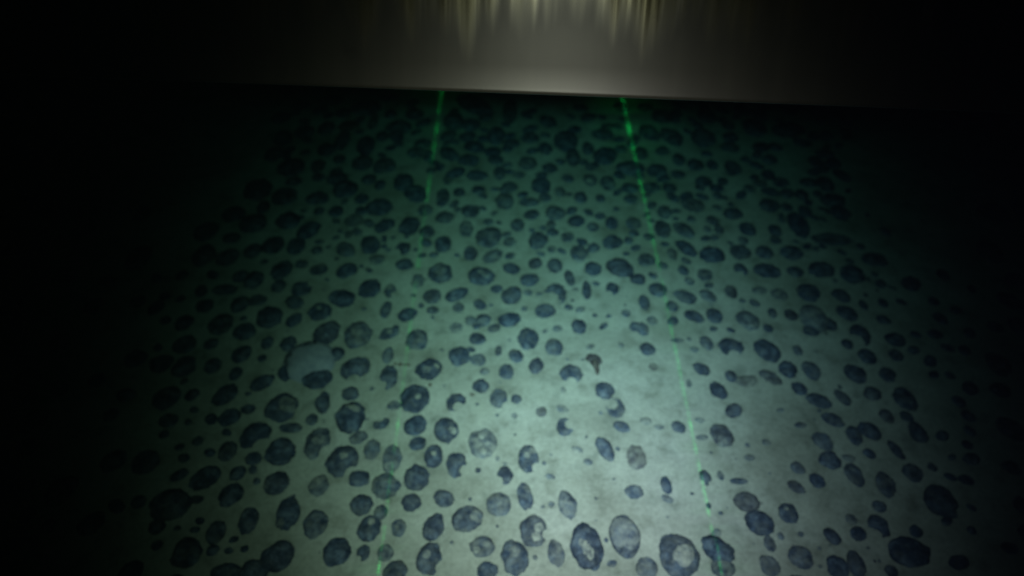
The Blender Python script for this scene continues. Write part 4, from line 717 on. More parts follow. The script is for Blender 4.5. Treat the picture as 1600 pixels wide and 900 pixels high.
SMALL = [
(-0.3307,1.2736,-0.001,0.0188,0.0167,0.0069,1.57,0.12,0.01),
(-0.3088,1.6262,-0.001,0.0204,0.0175,0.0076,1.57,0.05,0.06),
(-0.2159,1.492,-0.0013,0.0242,0.0214,0.0076,1.57,0.2,0.14),
(-0.3241,1.3483,-0.0011,0.0206,0.0177,0.0073,1.57,0.12,0.09),
(-0.2964,1.3246,-0.0009,0.0203,0.0126,0.0061,1.57,0.12,0.01),
(-0.1869,1.2362,-0.0012,0.0204,0.0191,0.006,1.57,0.3,0.03),
(-0.3792,1.2287,-0.001,0.0198,0.0168,0.0084,1.57,0.02,0.03),
(-0.539,1.2445,-0.0011,0.0238,0.0148,0.0072,1.57,0.12,0.06),
(-0.4418,1.4617,-0.0014,0.0298,0.0227,0.0096,1.57,0.12,0.02),
(-0.4495,1.3974,-0.0013,0.028,0.0183,0.0085,1.57,0.12,0.16),
(-0.405,1.4232,-0.001,0.0199,0.0153,0.0065,1.57,0.12,0.06),
(-0.405,1.5667,-0.0015,0.0281,0.0256,0.0102,0.0,0.1,0.6),
(-0.5116,1.5438,-0.0016,0.0327,0.0258,0.0106,1.57,0.12,0.02),
(-0.4591,1.5583,-0.0014,0.0298,0.0223,0.0094,1.57,0.12,0.13),
(-0.5561,1.5102,-0.0016,0.0388,0.0234,0.0109,1.57,0.12,0.0),
(-0.4307,1.6263,-0.0012,0.0244,0.0214,0.0083,1.57,0.12,0.07),
(-0.4712,1.6906,-0.0016,0.0364,0.0245,0.011,0.0,0.12,0.3),
(-0.3237,1.7104,-0.0013,0.0307,0.0171,0.0086,0.0,0.12,0.0),
(-0.3478,1.5887,-0.001,0.043,0.0133,0.005,1.57,0.3,0.08),
(-0.3172,1.5248,-0.0011,0.0254,0.0164,0.0075,1.57,0.12,0.12),
(-0.5624,1.4433,-0.0015,0.0295,0.0241,0.0099,1.57,0.12,0.03),
(0.0,1.495,-0.0012,0.0214,0.0211,0.0066,0.0,0.25,0.01),
(0.0796,1.4728,-0.0012,0.0267,0.0176,0.0081,1.57,0.12,0.05),
(0.1825,1.4783,-0.0011,0.0289,0.015,0.0073,1.57,0.12,0.07),
(-0.0375,1.4254,-0.0012,0.0237,0.0182,0.0081,1.99,0.1,0.05),
(-0.0279,1.3727,-0.0011,0.0281,0.0155,0.0075,1.57,0.12,0.09),
(0.0873,1.3901,-0.0011,0.0213,0.0182,0.0075,1.57,0.12,0.06),
(0.0146,1.364,-0.0009,0.0174,0.0162,0.0039,1.57,0.45,0.01),
(-0.1452,1.3446,-0.0008,0.0184,0.012,0.0037,1.57,0.4,0.07),
(-0.1181,1.2989,-0.0009,0.018,0.0147,0.0063,1.57,0.12,0.07),
(-0.0743,1.3081,-0.001,0.0171,0.0167,0.0066,0.0,0.12,0.04),
(0.0378,1.2625,-0.0012,0.0233,0.0156,0.0068,0.0,0.2,0.03),
(0.0426,1.2203,-0.001,0.0192,0.0162,0.0075,-2.45,0.08,0.05),
(0.1067,1.2973,-0.0009,0.0211,0.0131,0.0042,1.57,0.4,0.05),
(0.1509,1.2781,-0.001,0.0212,0.0152,0.007,1.57,0.12,0.03),
(0.1946,1.2782,-0.0008,0.0151,0.0122,0.0059,1.57,0.05,0.02),
(0.262,1.2759,-0.001,0.0175,0.0167,0.0067,1.57,0.12,0.02),
(0.2116,1.1924,-0.001,0.0214,0.0144,0.0081,1.57,0.02,0.09),
(0.1699,1.1786,-0.0009,0.016,0.0136,0.0052,1.57,0.2,0.04),
(0.0122,1.1872,-0.0011,0.0218,0.0158,0.0053,1.57,0.35,0.09),
(0.0826,1.1873,-0.0008,0.0164,0.0108,0.0038,1.57,0.35,0.09),
(0.1157,1.1482,-0.0009,0.0168,0.0148,0.0045,1.57,0.35,0.06),
(0.3461,1.663,-0.0013,0.0252,0.0219,0.0085,1.57,0.12,0.07),
(0.4183,1.6298,-0.0009,0.0215,0.0136,0.0061,1.57,0.12,0.03),
(0.5377,1.5704,-0.0011,0.0237,0.0169,0.0072,1.57,0.12,0.18),
(0.6016,1.418,-0.0011,0.02,0.0186,0.0072,1.57,0.12,0.02),
(0.7048,1.4026,-0.0012,0.0265,0.0167,0.0077,1.57,0.12,0.07),
(0.3922,1.4282,-0.0011,0.026,0.0162,0.0076,1.57,0.12,0.01),
(0.3811,1.368,-0.001,0.0171,0.017,0.0065,0.0,0.12,0.1),
(0.465,1.4003,-0.001,0.0226,0.0142,0.0067,1.57,0.12,0.01),
(0.4758,1.3367,-0.0008,0.0155,0.0127,0.0053,1.57,0.12,0.07),
(0.3524,1.3149,-0.0011,0.0225,0.0172,0.0076,1.57,0.12,0.1),
(0.3539,1.2781,-0.0009,0.0211,0.0125,0.0067,2.0,0.08,0.03),
(0.5284,1.3067,-0.0009,0.0156,0.0155,0.0039,1.57,0.4,0.16),
(0.5548,1.3278,-0.0009,0.0174,0.016,0.0041,0.0,0.4,0.08),
(0.6046,1.3315,-0.0011,0.0194,0.019,0.0073,1.57,0.12,0.02),
(0.6398,1.2872,-0.0011,0.0215,0.0161,0.007,1.57,0.12,0.05),
(0.3278,1.225,-0.0012,0.0227,0.0168,0.0068,1.57,0.2,0.06),
(0.6305,1.2292,-0.001,0.0213,0.0146,0.0067,1.57,0.12,0.01),
(0.4258,1.1976,-0.0009,0.0168,0.0144,0.0051,1.57,0.25,0.21),
(0.4332,1.1664,-0.0007,0.0189,0.01,0.004,1.57,0.25,0.09),
(0.5501,1.1679,-0.001,0.0199,0.0142,0.0065,1.57,0.12,0.04),
(0.3068,1.4542,-0.0012,0.0265,0.0173,0.008,1.57,0.12,0.22),
(-0.5815,1.1454,-0.0011,0.0197,0.0169,0.0072,0.0,0.12,0.04),
(-0.3411,1.1523,-0.0007,0.0141,0.0092,0.0032,1.57,0.35,0.06),
(-0.2717,1.0799,-0.0009,0.0184,0.016,0.0039,0.0,0.5,0.16),
(-0.4192,1.0646,-0.0008,0.0136,0.0129,0.0041,0.0,0.3,0.05),
(-0.4528,1.0043,-0.001,0.0188,0.0145,0.0064,1.57,0.15,0.07),
(-0.5351,1.0346,-0.001,0.0174,0.0167,0.0069,1.57,0.12,0.01),
(-0.2367,0.9414,-0.0008,0.0227,0.0109,0.0053,1.49,0.12,0.02),
(-0.4414,0.8622,-0.0008,0.0165,0.0116,0.0056,1.57,0.12,0.02),
(-0.2201,0.8328,-0.0008,0.0213,0.0108,0.0038,1.57,0.35,0.07),
(-0.1849,1.0175,-0.0009,0.0208,0.0132,0.0036,1.57,0.5,0.02),
(-0.004,1.1323,-0.0009,0.0166,0.014,0.0037,1.57,0.45,0.02),
(0.0461,1.0674,-0.0009,0.0176,0.014,0.0075,0.99,0.02,0.3),
(0.081,1.1108,-0.0005,0.0123,0.0097,0.002,1.57,0.6,0.05),
(0.1128,1.0258,-0.0007,0.0233,0.0101,0.0052,1.69,0.1,0.19),
(0.2448,1.0182,-0.0009,0.0159,0.0152,0.0074,0.0,0.03,0.14),
(0.1222,0.9929,-0.0004,0.0073,0.0059,0.0018,1.57,0.4,0.19),
(-0.0297,0.9974,-0.0008,0.0125,0.0123,0.0053,0.0,0.1,0.08),
(-0.1717,0.9534,-0.0004,0.0078,0.0058,0.0028,1.57,0.12,0.15),
(-0.149,0.9416,-0.0008,0.0121,0.0119,0.0045,0.0,0.2,0.11),
(-0.1476,0.9223,-0.0003,0.005,0.0038,0.0018,1.57,0.12,0.14),
(-0.1013,0.9485,-0.0008,0.0156,0.0115,0.004,1.57,0.35,0.08),
(-0.0605,0.9547,-0.0009,0.0161,0.0112,0.0054,2.2,0.15,0.08),
(-0.077,0.9144,-0.0007,0.0135,0.0107,0.0028,1.57,0.5,0.06),
(-0.0658,0.8996,-0.0004,0.0075,0.0063,0.0036,0.0,0.0,0.06),
(-0.0328,0.895,-0.0008,0.0128,0.011,0.0042,-2.6,0.25,0.11),
(-0.1034,0.8969,-0.0007,0.0137,0.0133,0.0026,0.0,0.6,0.06),
(-0.0239,0.8402,-0.0005,0.0125,0.0066,0.0027,1.57,0.25,0.19),
(-0.0597,0.8196,-0.001,0.0152,0.0149,0.0047,1.57,0.35,0.01),
(0.195,0.8523,-0.0003,0.0072,0.0055,0.0013,1.57,0.55,0.09),
(0.2266,0.8966,-0.0008,0.0131,0.0124,0.0042,0.0,0.3,0.01),
(0.3234,1.0894,-0.0007,0.0206,0.0103,0.0033,1.57,0.4,0.16),
(0.4756,1.1341,-0.0008,0.014,0.0119,0.0039,1.57,0.3,0.08),
(0.3378,1.044,-0.0008,0.0154,0.0107,0.005,1.75,0.15,0.01),
(0.3789,1.0334,-0.001,0.0184,0.016,0.005,1.57,0.35,0.03),
(0.5591,1.0438,-0.001,0.0168,0.0157,0.0062,0.0,0.15,0.15),
(0.3744,0.9769,-0.001,0.0191,0.0133,0.0055,2.43,0.25,0.02),
(0.4206,0.987,-0.0009,0.0175,0.013,0.0059,1.57,0.15,0.3),
(0.5118,0.9825,-0.0009,0.0172,0.0169,0.0035,1.57,0.55,0.05),
(0.4775,0.9929,-0.0007,0.0157,0.0115,0.0025,0.0,0.6,0.11),
(0.6661,0.9566,-0.0006,0.0144,0.0083,0.004,1.57,0.12,0.07),
(0.3003,0.9483,-0.0008,0.0152,0.0118,0.0046,1.96,0.25,0.06),
(0.4871,0.9335,-0.0007,0.0135,0.0089,0.0039,1.57,0.2,0.09),
(0.5207,0.9298,-0.0009,0.0148,0.0131,0.0061,2.25,0.08,0.3),
(0.5867,0.9073,-0.0009,0.0158,0.0138,0.006,1.57,0.12,0.07),
(0.5474,0.8899,-0.0009,0.0168,0.0117,0.0058,0.0,0.12,0.06),
(0.6047,0.8608,-0.0007,0.0127,0.011,0.0049,1.57,0.12,0.06),
(0.2492,0.9547,-0.0008,0.0194,0.0116,0.0054,1.57,0.15,0.07),
(0.2579,0.9111,-0.0007,0.0119,0.0107,0.0029,1.57,0.45,0.04),
(0.2387,0.8903,-0.0008,0.0166,0.0112,0.0042,1.57,0.3,0.07),
(0.2978,0.8644,-0.0005,0.0122,0.0065,0.0021,0.0,0.5,0.08),
(0.3496,0.858,-0.0009,0.0193,0.0124,0.0048,1.73,0.3,0.09),
(0.5103,0.8444,-0.0007,0.0124,0.0091,0.0042,1.57,0.15,0.21),
(0.3253,0.8434,-0.0004,0.0085,0.0073,0.0015,0.0,0.65,0.01),
(-0.618,0.8159,-0.0013,0.0215,0.0211,0.0088,0.0,0.12,0.02),
(-0.5248,0.8119,-0.001,0.0158,0.0155,0.0066,1.57,0.12,0.09),
(-0.5246,0.8076,-0.001,0.0166,0.0148,0.0066,1.57,0.12,0.07),
(-0.4805,0.7933,-0.0008,0.0154,0.0118,0.0063,1.57,0.05,0.07),
(-0.4474,0.7499,-0.0003,0.0063,0.0043,0.0023,0.0,0.12,0.16),
(-0.3303,0.6991,-0.0008,0.0118,0.0112,0.0039,1.57,0.3,0.01),
(-0.2055,0.814,-0.0002,0.0038,0.0036,0.0012,1.57,0.3,1.0),
(-0.1839,0.8112,-0.0003,0.0071,0.0038,0.0014,0.0,0.45,1.0),
(-0.1967,0.7263,-0.0007,0.0125,0.0105,0.0028,0.0,0.5,0.02),
(-0.14,0.7663,-0.0003,0.0043,0.0035,0.0015,1.57,0.2,1.0),
(-0.0669,0.7434,-0.0003,0.0046,0.0042,0.0013,0.0,0.4,1.0),
(-0.0477,0.7927,-0.0005,0.0088,0.0082,0.0021,0.0,0.5,0.06),
(0.0075,0.7353,-0.0007,0.0104,0.0091,0.0036,1.57,0.25,0.07),
(0.0487,0.7093,-0.0007,0.0101,0.0095,0.0036,1.57,0.25,0.4),
(0.0042,0.7032,-0.0003,0.0061,0.005,0.0011,1.57,0.6,0.07),
(-0.0526,0.6026,-0.0003,0.0054,0.0047,0.0022,1.57,0.15,0.09),
(-0.0231,0.6233,-0.0003,0.0044,0.0037,0.0012,1.57,0.4,0.1),
(-0.4734,0.5513,-0.0006,0.0112,0.0072,0.004,0.0,0.12,0.21),
(-0.1956,0.5337,-0.0008,0.0126,0.0111,0.0042,1.57,0.3,0.03),
(0.0325,0.4603,-0.0003,0.0042,0.0038,0.0012,1.57,0.4,0.06),
(0.0592,0.5422,-0.0003,0.0069,0.0051,0.0012,1.57,0.55,0.07),
(0.1789,0.6802,-0.0009,0.0154,0.0108,0.0051,2.61,0.2,0.07),
(0.3778,0.7851,-0.0008,0.0135,0.0111,0.0054,1.57,0.1,0.08),
(0.3023,0.7691,-0.0003,0.0098,0.0052,0.0014,1.57,0.5,0.12),
(0.0869,0.7542,-0.0003,0.0072,0.0052,0.0012,1.57,0.65,0.11),
(0.1034,0.6373,-0.0005,0.0099,0.0062,0.0016,2.66,0.8,0.09),
(0.2456,0.8027,-0.0005,0.0092,0.0089,0.0018,1.57,0.7,0.6),
(0.6186,0.7027,-0.0009,0.0156,0.0117,0.0051,1.74,0.2,0.25),
(0.4713,0.6843,-0.0005,0.0111,0.0071,0.0021,0.0,0.5,0.15),
(0.444,0.6048,-0.0008,0.0125,0.0108,0.0042,2.17,0.25,0.08),
(0.3765,0.6479,-0.0003,0.0054,0.0043,0.0012,1.57,0.5,0.05),
(0.3742,0.6244,-0.0004,0.0096,0.0065,0.0016,0.0,0.6,0.15),
(0.6838,0.8353,-0.0009,0.0152,0.0133,0.0058,1.57,0.12,0.05),
(0.3212,0.5915,-0.0004,0.0088,0.0057,0.0019,1.57,0.4,0.03),
(0.3467,0.5816,-0.0002,0.014,0.0063,0.001,0.0,0.2,0.02),
(0.2929,0.541,-0.0003,0.0053,0.004,0.0019,1.57,0.15,0.08),
(0.3087,0.5297,-0.0003,0.004,0.0035,0.0015,0.0,0.2,0.14),
(0.1352,0.4859,-0.0003,0.0038,0.0034,0.0015,1.57,0.2,0.03),
(0.3704,0.481,-0.0006,0.0147,0.0087,0.0033,1.57,0.3,0.1),
(0.3882,0.4927,-0.0004,0.0069,0.0049,0.0017,1.57,0.35,0.04),
(0.4176,0.4957,-0.0003,0.0049,0.0046,0.0014,0.0,0.4,0.01),
(0.5288,0.4407,-0.0007,0.0101,0.0095,0.0044,1.57,0.12,0.14),
(0.4965,0.5186,-0.0006,0.011,0.0097,0.0021,0.0,0.65,0.07),
(-0.3825,1.5954,-0.0009,0.0209,0.0129,0.005,1.23,0.23172307884867832,0),
(0.067,1.3615,-0.0008,0.0149,0.0137,0.0057,-3.05,0.1075203124621606,0),
(0.2825,1.6722,-0.0013,0.0296,0.0206,0.0089,1.9,0.11348774537363668,0),
(-0.0071,1.314,-0.0013,0.024,0.0192,0.0075,0.93,0.19130728427609342,0),
(-0.0071,1.3769,-0.0006,0.0118,0.0099,0.0051,3.03,0.002648651391357476,0),
(0.8455,1.6678,-0.0012,0.028,0.0198,0.0084,1.86,0.10038891342424094,0),
(-0.5205,1.5906,-0.0009,0.0191,0.0137,0.0051,2.37,0.2264108161271508,0),
(0.5868,1.6439,-0.0012,0.0293,0.018,0.0069,1.91,0.23253845784553004,0),
(0.1138,1.4193,-0.0007,0.0137,0.0118,0.0048,1.74,0.13168956041069274,0),
(0.2618,1.5171,-0.0009,0.0165,0.0152,0.0064,1.23,0.07088211861176932,0),
(0.4334,1.5467,-0.0006,0.0148,0.0087,0.0047,2.21,0.03914685623497846,0),
(0.7859,1.645,-0.0014,0.0281,0.0247,0.0077,1.66,0.24329201831575328,0),
(-0.2288,1.4533,-0.0014,0.0258,0.0233,0.0077,1.7,0.24470519825807363,0),
(0.5472,1.422,-0.0007,0.0132,0.0125,0.0053,1.98,0.05091423515440732,0),
(-0.4904,1.4516,-0.0007,0.0139,0.0117,0.0048,0.82,0.11388835795419472,0),
(0.716,1.3731,-0.0007,0.0165,0.0101,0.0043,0.85,0.19607720432309805,0),
(0.3002,1.5201,-0.0009,0.0169,0.015,0.0057,1.32,0.14791877044369398,0),
(0.2926,1.3662,-0.0007,0.016,0.0096,0.0041,0.9,0.22893050349499613,0),
(0.6934,1.6612,-0.0007,0.0139,0.0126,0.0045,2.21,0.1558372900598593,0),
(-0.2819,1.5252,-0.0012,0.0279,0.019,0.0098,1.99,0.029947130842710945,0),
(-0.2749,1.4932,-0.0009,0.0174,0.0145,0.0056,1.86,0.16341442398045944,0),
(0.8158,1.5337,-0.0011,0.0262,0.0167,0.0076,1.2,0.10691313939878047,0),
(-0.4891,1.64,-0.0011,0.0229,0.0185,0.008,1.02,0.07471766848768338,0),
(0.5366,1.6437,-0.0009,0.0203,0.0131,0.0062,1.99,0.0759513089335733,0),
(-0.0654,1.6251,-0.0013,0.0286,0.0186,0.0071,1.11,0.23498395585837042,0),
(0.6957,1.487,-0.0012,0.0239,0.0193,0.0081,2.36,0.09989792475061471,0),
(-0.0693,1.517,-0.0009,0.017,0.0148,0.0067,2.56,0.04874010521701061,0),
(0.5775,1.4378,-0.0008,0.017,0.0119,0.0057,1.12,0.07036373542966706,0),
(-0.5321,1.4563,-0.0011,0.0237,0.0151,0.0066,1.07,0.16280103072838456,0),
(0.4202,1.3137,-0.0007,0.0137,0.0101,0.0041,2.16,0.18644788454519934,0),
(0.3588,1.4653,-0.0011,0.0216,0.0173,0.0062,1.15,0.22874421076148874,0),
(0.61,1.2929,-0.001,0.0201,0.0164,0.0062,0.87,0.20056335462243668,0),
(0.4196,1.2815,-0.0008,0.0162,0.011,0.0053,2.51,0.10623629303476098,0),
(0.528,1.5978,-0.0007,0.0141,0.0125,0.0041,1.17,0.22732373289839106,0),
(-0.549,1.6294,-0.0008,0.017,0.0123,0.0048,2.26,0.17931093363447573,0),
(0.2638,1.5781,-0.0008,0.0169,0.0117,0.0047,2.24,0.18937596853329178,0),
(0.7512,1.47,-0.0007,0.0178,0.01,0.0043,0.92,0.20035441368497808,0),
(-0.2585,1.6742,-0.0011,0.0228,0.0163,0.0064,0.99,0.1783218726915091,0),
(0.2832,1.6076,-0.0008,0.0162,0.0123,0.0045,2.24,0.21731139497832985,0),
(-0.1973,1.4493,-0.0008,0.0173,0.0112,0.0046,2.0,0.20535451716971975,0),
(-0.1872,1.3798,-0.0007,0.0122,0.0116,0.0039,2.79,0.2388735110845336,0),
(-0.2229,1.5878,-0.0012,0.0275,0.0169,0.0077,0.98,0.14070207899402634,0),
(-0.4643,1.6143,-0.0008,0.016,0.0126,0.0058,1.15,0.04496765358963159,0),
(0.7478,1.3519,-0.0011,0.0245,0.0156,0.0077,2.07,0.08275386167459178,0),
(-0.0458,1.4577,-0.0012,0.024,0.0211,0.0096,1.21,0.039585499565822774,0),
(0.4575,1.3114,-0.0009,0.0173,0.0149,0.0071,-3.14,0.03543859082116893,0),
(0.3843,1.2824,-0.001,0.0192,0.0145,0.0072,0.94,0.04930078530194096,0),
(0.8196,1.6161,-0.0014,0.0285,0.0243,0.009,1.38,0.1400870958624246,0),
(-0.3072,1.4443,-0.0006,0.0137,0.0089,0.0035,2.43,0.2467515299653487,0),
(-0.2917,1.4753,-0.0007,0.0134,0.012,0.0054,-2.74,0.043422088653300356,0),
(0.1549,1.5595,-0.001,0.0203,0.0169,0.0083,-2.55,0.009465796354467038,0),
(0.2605,1.4748,-0.001,0.0189,0.0157,0.0058,1.04,0.18950864003404963,0),
(0.2457,1.3659,-0.0008,0.0175,0.0119,0.0064,2.19,0.031111156278070068,0),
(0.0492,1.4616,-0.0008,0.0173,0.0124,0.0055,-2.64,0.13155488653098546,0),
(0.7415,1.3975,-0.0012,0.0255,0.0184,0.0089,0.9,0.05544481361192899,0),
(-0.2371,1.5456,-0.0008,0.0191,0.0115,0.0049,0.84,0.20386157469909233,0),
(-0.5421,1.6646,-0.0014,0.0258,0.0248,0.0077,1.6,0.23348406101886687,0),
(0.7804,1.474,-0.0008,0.0179,0.0111,0.0044,1.0,0.22419935289576903,0),
(0.0889,1.5999,-0.0015,0.0321,0.0228,0.0094,1.84,0.1580985490907302,0),
(-0.4037,1.376,-0.0009,0.0187,0.0135,0.0055,1.17,0.1782861480097964,0),
(0.0501,1.6423,-0.0008,0.0168,0.0131,0.0061,-2.36,0.049116291606705,0),
(0.5311,1.5135,-0.0012,0.0244,0.0201,0.0089,1.4,0.057248759972181845,0),
(-0.1802,1.4083,-0.0008,0.0143,0.0122,0.0049,1.69,0.13207449777761854,0),
(0.1773,1.6581,-0.0011,0.0237,0.0177,0.0066,2.25,0.20080528141662987,0),
(0.6681,1.5972,-0.0007,0.014,0.012,0.0048,3.12,0.10865909327513298,0),
(0.0436,1.5605,-0.0012,0.0268,0.0159,0.0075,0.84,0.14222430370722805,0),
(-0.3749,1.5406,-0.0007,0.0128,0.0111,0.0044,-2.47,0.13136415701491322,0),
(-0.198,1.4278,-0.0007,0.0148,0.0111,0.0053,2.05,0.06370878079559628,0),
(0.4948,1.6607,-0.0009,0.0216,0.0144,0.0065,1.88,0.09823011710511664,0),
(-0.1571,1.4936,-0.0006,0.0153,0.0083,0.0038,0.89,0.19081966388238847,0),
(0.4633,1.5751,-0.0009,0.0182,0.0138,0.0058,2.09,0.11538952977585917,0),
(0.7309,1.5172,-0.0009,0.0204,0.0159,0.0077,1.42,0.009918583855797497,0),
(-0.0108,1.4049,-0.0007,0.0126,0.0101,0.0038,-2.48,0.21610596381951014,0),
(-0.0688,1.5561,-0.0006,0.0131,0.0096,0.0043,2.45,0.09823976004006946,0),
(0.7378,1.67,-0.0009,0.0227,0.0138,0.0054,2.04,0.22059663456188958,0),
(-0.4973,1.5058,-0.0008,0.017,0.0106,0.0048,2.36,0.14884797134928315,0),
(0.1937,1.6164,-0.0012,0.0243,0.0185,0.0073,0.81,0.16654359992033516,0),
(0.5065,1.2865,-0.0008,0.0169,0.0118,0.006,0.99,0.05405135742969902,0),
(-0.0119,1.4722,-0.0008,0.0154,0.0122,0.006,2.18,0.023261896786793385,0),
(0.4297,1.6682,-0.001,0.0231,0.0141,0.0067,2.11,0.1010904373079593,0),
(0.0817,1.5346,-0.0008,0.0156,0.0119,0.0044,2.67,0.2229404922076897,0),
(0.7625,1.5183,-0.0012,0.0261,0.0184,0.0074,1.32,0.1568350234025663,0),
(0.2919,1.4989,-0.0009,0.0197,0.0136,0.0053,0.86,0.219931327643929,0),
(-0.0376,1.3098,-0.0006,0.0111,0.0084,0.0041,-3.12,0.07715185265063204,0),
(-0.0646,1.2866,-0.0007,0.0131,0.0092,0.004,2.55,0.17004364024858085,0),
(-0.1091,1.5249,-0.0013,0.0256,0.02,0.0078,-2.38,0.17384655661179055,0),
(0.4609,1.449,-0.0007,0.0151,0.0118,0.0057,2.57,0.0444463769298708,0),
(0.1499,1.6217,-0.0007,0.0156,0.0093,0.0041,2.27,0.1761943238045526,0),
(0.1261,1.35,-0.0009,0.0177,0.0143,0.0056,2.16,0.17893148154549107,0),
(0.5493,1.3482,-0.0007,0.013,0.0106,0.0049,-2.52,0.05776025290042225,0),
(0.6757,1.2888,-0.0007,0.0131,0.0119,0.0045,1.97,0.1578660507980252,0),
(0.5661,1.6117,-0.0007,0.018,0.0103,0.0054,0.91,0.06284311577775842,0),
(-0.5319,1.4366,-0.0007,0.0149,0.0119,0.0055,2.15,0.056891011225065985,0),
(-0.1498,1.6426,-0.0008,0.0194,0.0116,0.0061,1.06,0.05055119840733843,0),
(0.627,1.4681,-0.001,0.0193,0.0165,0.0078,1.84,0.014411051226680932,0),
(0.1866,1.4018,-0.001,0.0225,0.0141,0.0059,0.89,0.21614925609823557,0),
(0.4544,1.5988,-0.0006,0.0147,0.0091,0.005,2.28,0.018664276732179436,0),
(0.4536,1.2835,-0.0007,0.0134,0.0116,0.0044,1.8,0.17631543503801722,0),
(0.2378,1.5765,-0.001,0.0186,0.0156,0.0056,0.85,0.20268943531866448,0),
(0.0242,1.2911,-0.0007,0.0138,0.0108,0.0054,-2.59,0.044453041278912114,0),
(0.2648,1.3169,-0.0012,0.0211,0.0208,0.0079,-3.0,0.14193382845225266,0),
(0.2353,1.3023,-0.0007,0.015,0.0096,0.0042,0.95,0.18449816410031208,0),
(-0.1296,1.3707,-0.0012,0.0264,0.0181,0.0097,0.81,0.03167244373420086,0),
(0.5831,1.3586,-0.001,0.0216,0.0164,0.008,1.16,0.03794229740586688,0),
(0.4104,1.5964,-0.0008,0.0153,0.0137,0.0061,1.7,0.0322759752687701,0),
(-0.1405,1.5001,-0.0008,0.0146,0.0132,0.0046,1.93,0.20503707157957177,0),
(0.7135,1.6383,-0.001,0.0204,0.0155,0.0059,1.03,0.16729636992757008,0),
(0.8331,1.5843,-0.0009,0.0178,0.0154,0.0054,2.43,0.18545149973524386,0),
(0.574,1.2972,-0.0011,0.0219,0.0159,0.0071,2.77,0.13397114828430692,0),
(0.2288,1.6199,-0.0008,0.0154,0.0123,0.0045,2.09,0.19436921225097253,0),
(-0.5814,1.6073,-0.0013,0.0286,0.022,0.0102,1.21,0.03913841823886008,0),
(0.6461,1.6572,-0.0009,0.0201,0.0141,0.0071,2.42,0.027937018605232622,0),
(0.3136,1.3176,-0.0013,0.0222,0.0218,0.0073,-3.12,0.2259657142631013,0),
(-0.0163,1.5785,-0.0007,0.0144,0.0117,0.0048,2.33,0.12100385492849444,0),
(-0.1671,1.393,-0.0007,0.0149,0.0112,0.0052,1.18,0.08204644924502194,0),
(0.6895,1.3658,-0.0009,0.0194,0.0133,0.0062,-2.56,0.10458624797958357,0),
(-0.441,1.3552,-0.001,0.0179,0.0158,0.0065,2.03,0.11191943413984981,0),
(0.0377,1.6241,-0.0009,0.0216,0.0143,0.0074,2.01,0.028965143405963928,0),
(0.5649,1.3978,-0.0009,0.0207,0.0128,0.0066,2.35,0.07751423062930662,0),
(0.7372,1.4384,-0.0012,0.0236,0.0206,0.008,2.67,0.13408211272207632,0),
(0.6251,1.6215,-0.0013,0.0325,0.0195,0.0091,2.05,0.10798549639148133,0),
(0.167,1.4201,-0.0008,0.014,0.0125,0.0043,1.28,0.22484577818969032,0),
(-0.1563,1.5298,-0.0013,0.0289,0.0188,0.0073,1.24,0.23748633800539812,0),
(0.6666,1.3274,-0.0011,0.0221,0.0174,0.0072,3.11,0.147662233554839,0),
(-0.4938,1.3379,-0.0011,0.0198,0.0183,0.0066,-2.41,0.18934394730413304,0),
(0.5922,1.6794,-0.0008,0.0195,0.0117,0.0047,1.25,0.20834602831310517,0),
(-0.0049,1.5297,-0.0008,0.0177,0.0116,0.0059,-2.52,0.06556588606501743,0),
(0.3446,1.3519,-0.0009,0.0187,0.0125,0.0065,-2.58,0.061111257302781,0),
(0.8095,1.5084,-0.0008,0.0173,0.0125,0.0055,1.23,0.08453927746521481,0),
(0.7718,1.5918,-0.0008,0.0189,0.0122,0.0049,1.2,0.18161726535417022,0),
(0.6601,1.2014,-0.0005,0.0102,0.008,0.0025,2.44,0.33471979959070797,0),
(-0.4502,1.2329,-0.0004,0.0081,0.007,0.0025,-3.03,0.23507959026115285,0),
(-0.4158,1.2318,-0.0008,0.0152,0.0127,0.0053,1.57,0.14008314379516243,0),
(0.2961,1.1988,-0.0004,0.0082,0.006,0.0028,2.71,0.11038610252850328,0),
(-0.3031,1.1895,-0.0008,0.0158,0.0118,0.0043,2.34,0.2808482935903945,0),
(0.6688,1.2379,-0.0005,0.0088,0.0072,0.0026,1.83,0.2398329476119492,0),
(0.101,1.1061,-0.0006,0.0116,0.0079,0.0034,2.25,0.22412495985795783,0),
(0.0851,1.1617,-0.0008,0.014,0.012,0.0052,2.96,0.12115622028753312,0),
(-0.1961,1.1069,-0.0004,0.0067,0.0059,0.002,2.44,0.29793926113117086,0),
(0.2971,1.2871,-0.0007,0.0147,0.0091,0.0034,0.9,0.31783812230442077,0),
(-0.1265,1.2594,-0.0008,0.0156,0.011,0.0042,1.17,0.2557217457313167,0),
(0.5435,1.1364,-0.0008,0.0147,0.0123,0.0038,1.47,0.33585629927691163,0),
(-0.1188,1.2405,-0.0005,0.0091,0.0078,0.0024,1.13,0.3355532946125822,0),
(0.6199,1.11,-0.0005,0.01,0.0069,0.0028,1.06,0.23193016888068435,0),
(-0.264,1.137,-0.0004,0.0068,0.0055,0.0023,-3.0,0.168143073072978,0),
(0.3481,1.2048,-0.0004,0.0077,0.0072,0.0023,-2.45,0.2860616975367043,0),
(0.0729,1.2774,-0.0009,0.0171,0.0146,0.0051,1.59,0.24694572402864443,0),
(-0.1115,1.0945,-0.0004,0.0075,0.0058,0.002,2.49,0.3164169079083805,0),
(0.5948,1.2434,-0.0008,0.0151,0.013,0.0048,1.68,0.19144828033204653,0),
(0.5745,1.2011,-0.0006,0.0126,0.0088,0.0031,1.28,0.29642568552885856,0),
(-0.0116,1.1561,-0.0007,0.0128,0.0103,0.0034,-2.52,0.3374444372915134,0),
(0.3038,1.2504,-0.0008,0.0158,0.011,0.0047,1.06,0.1854243180961826,0),
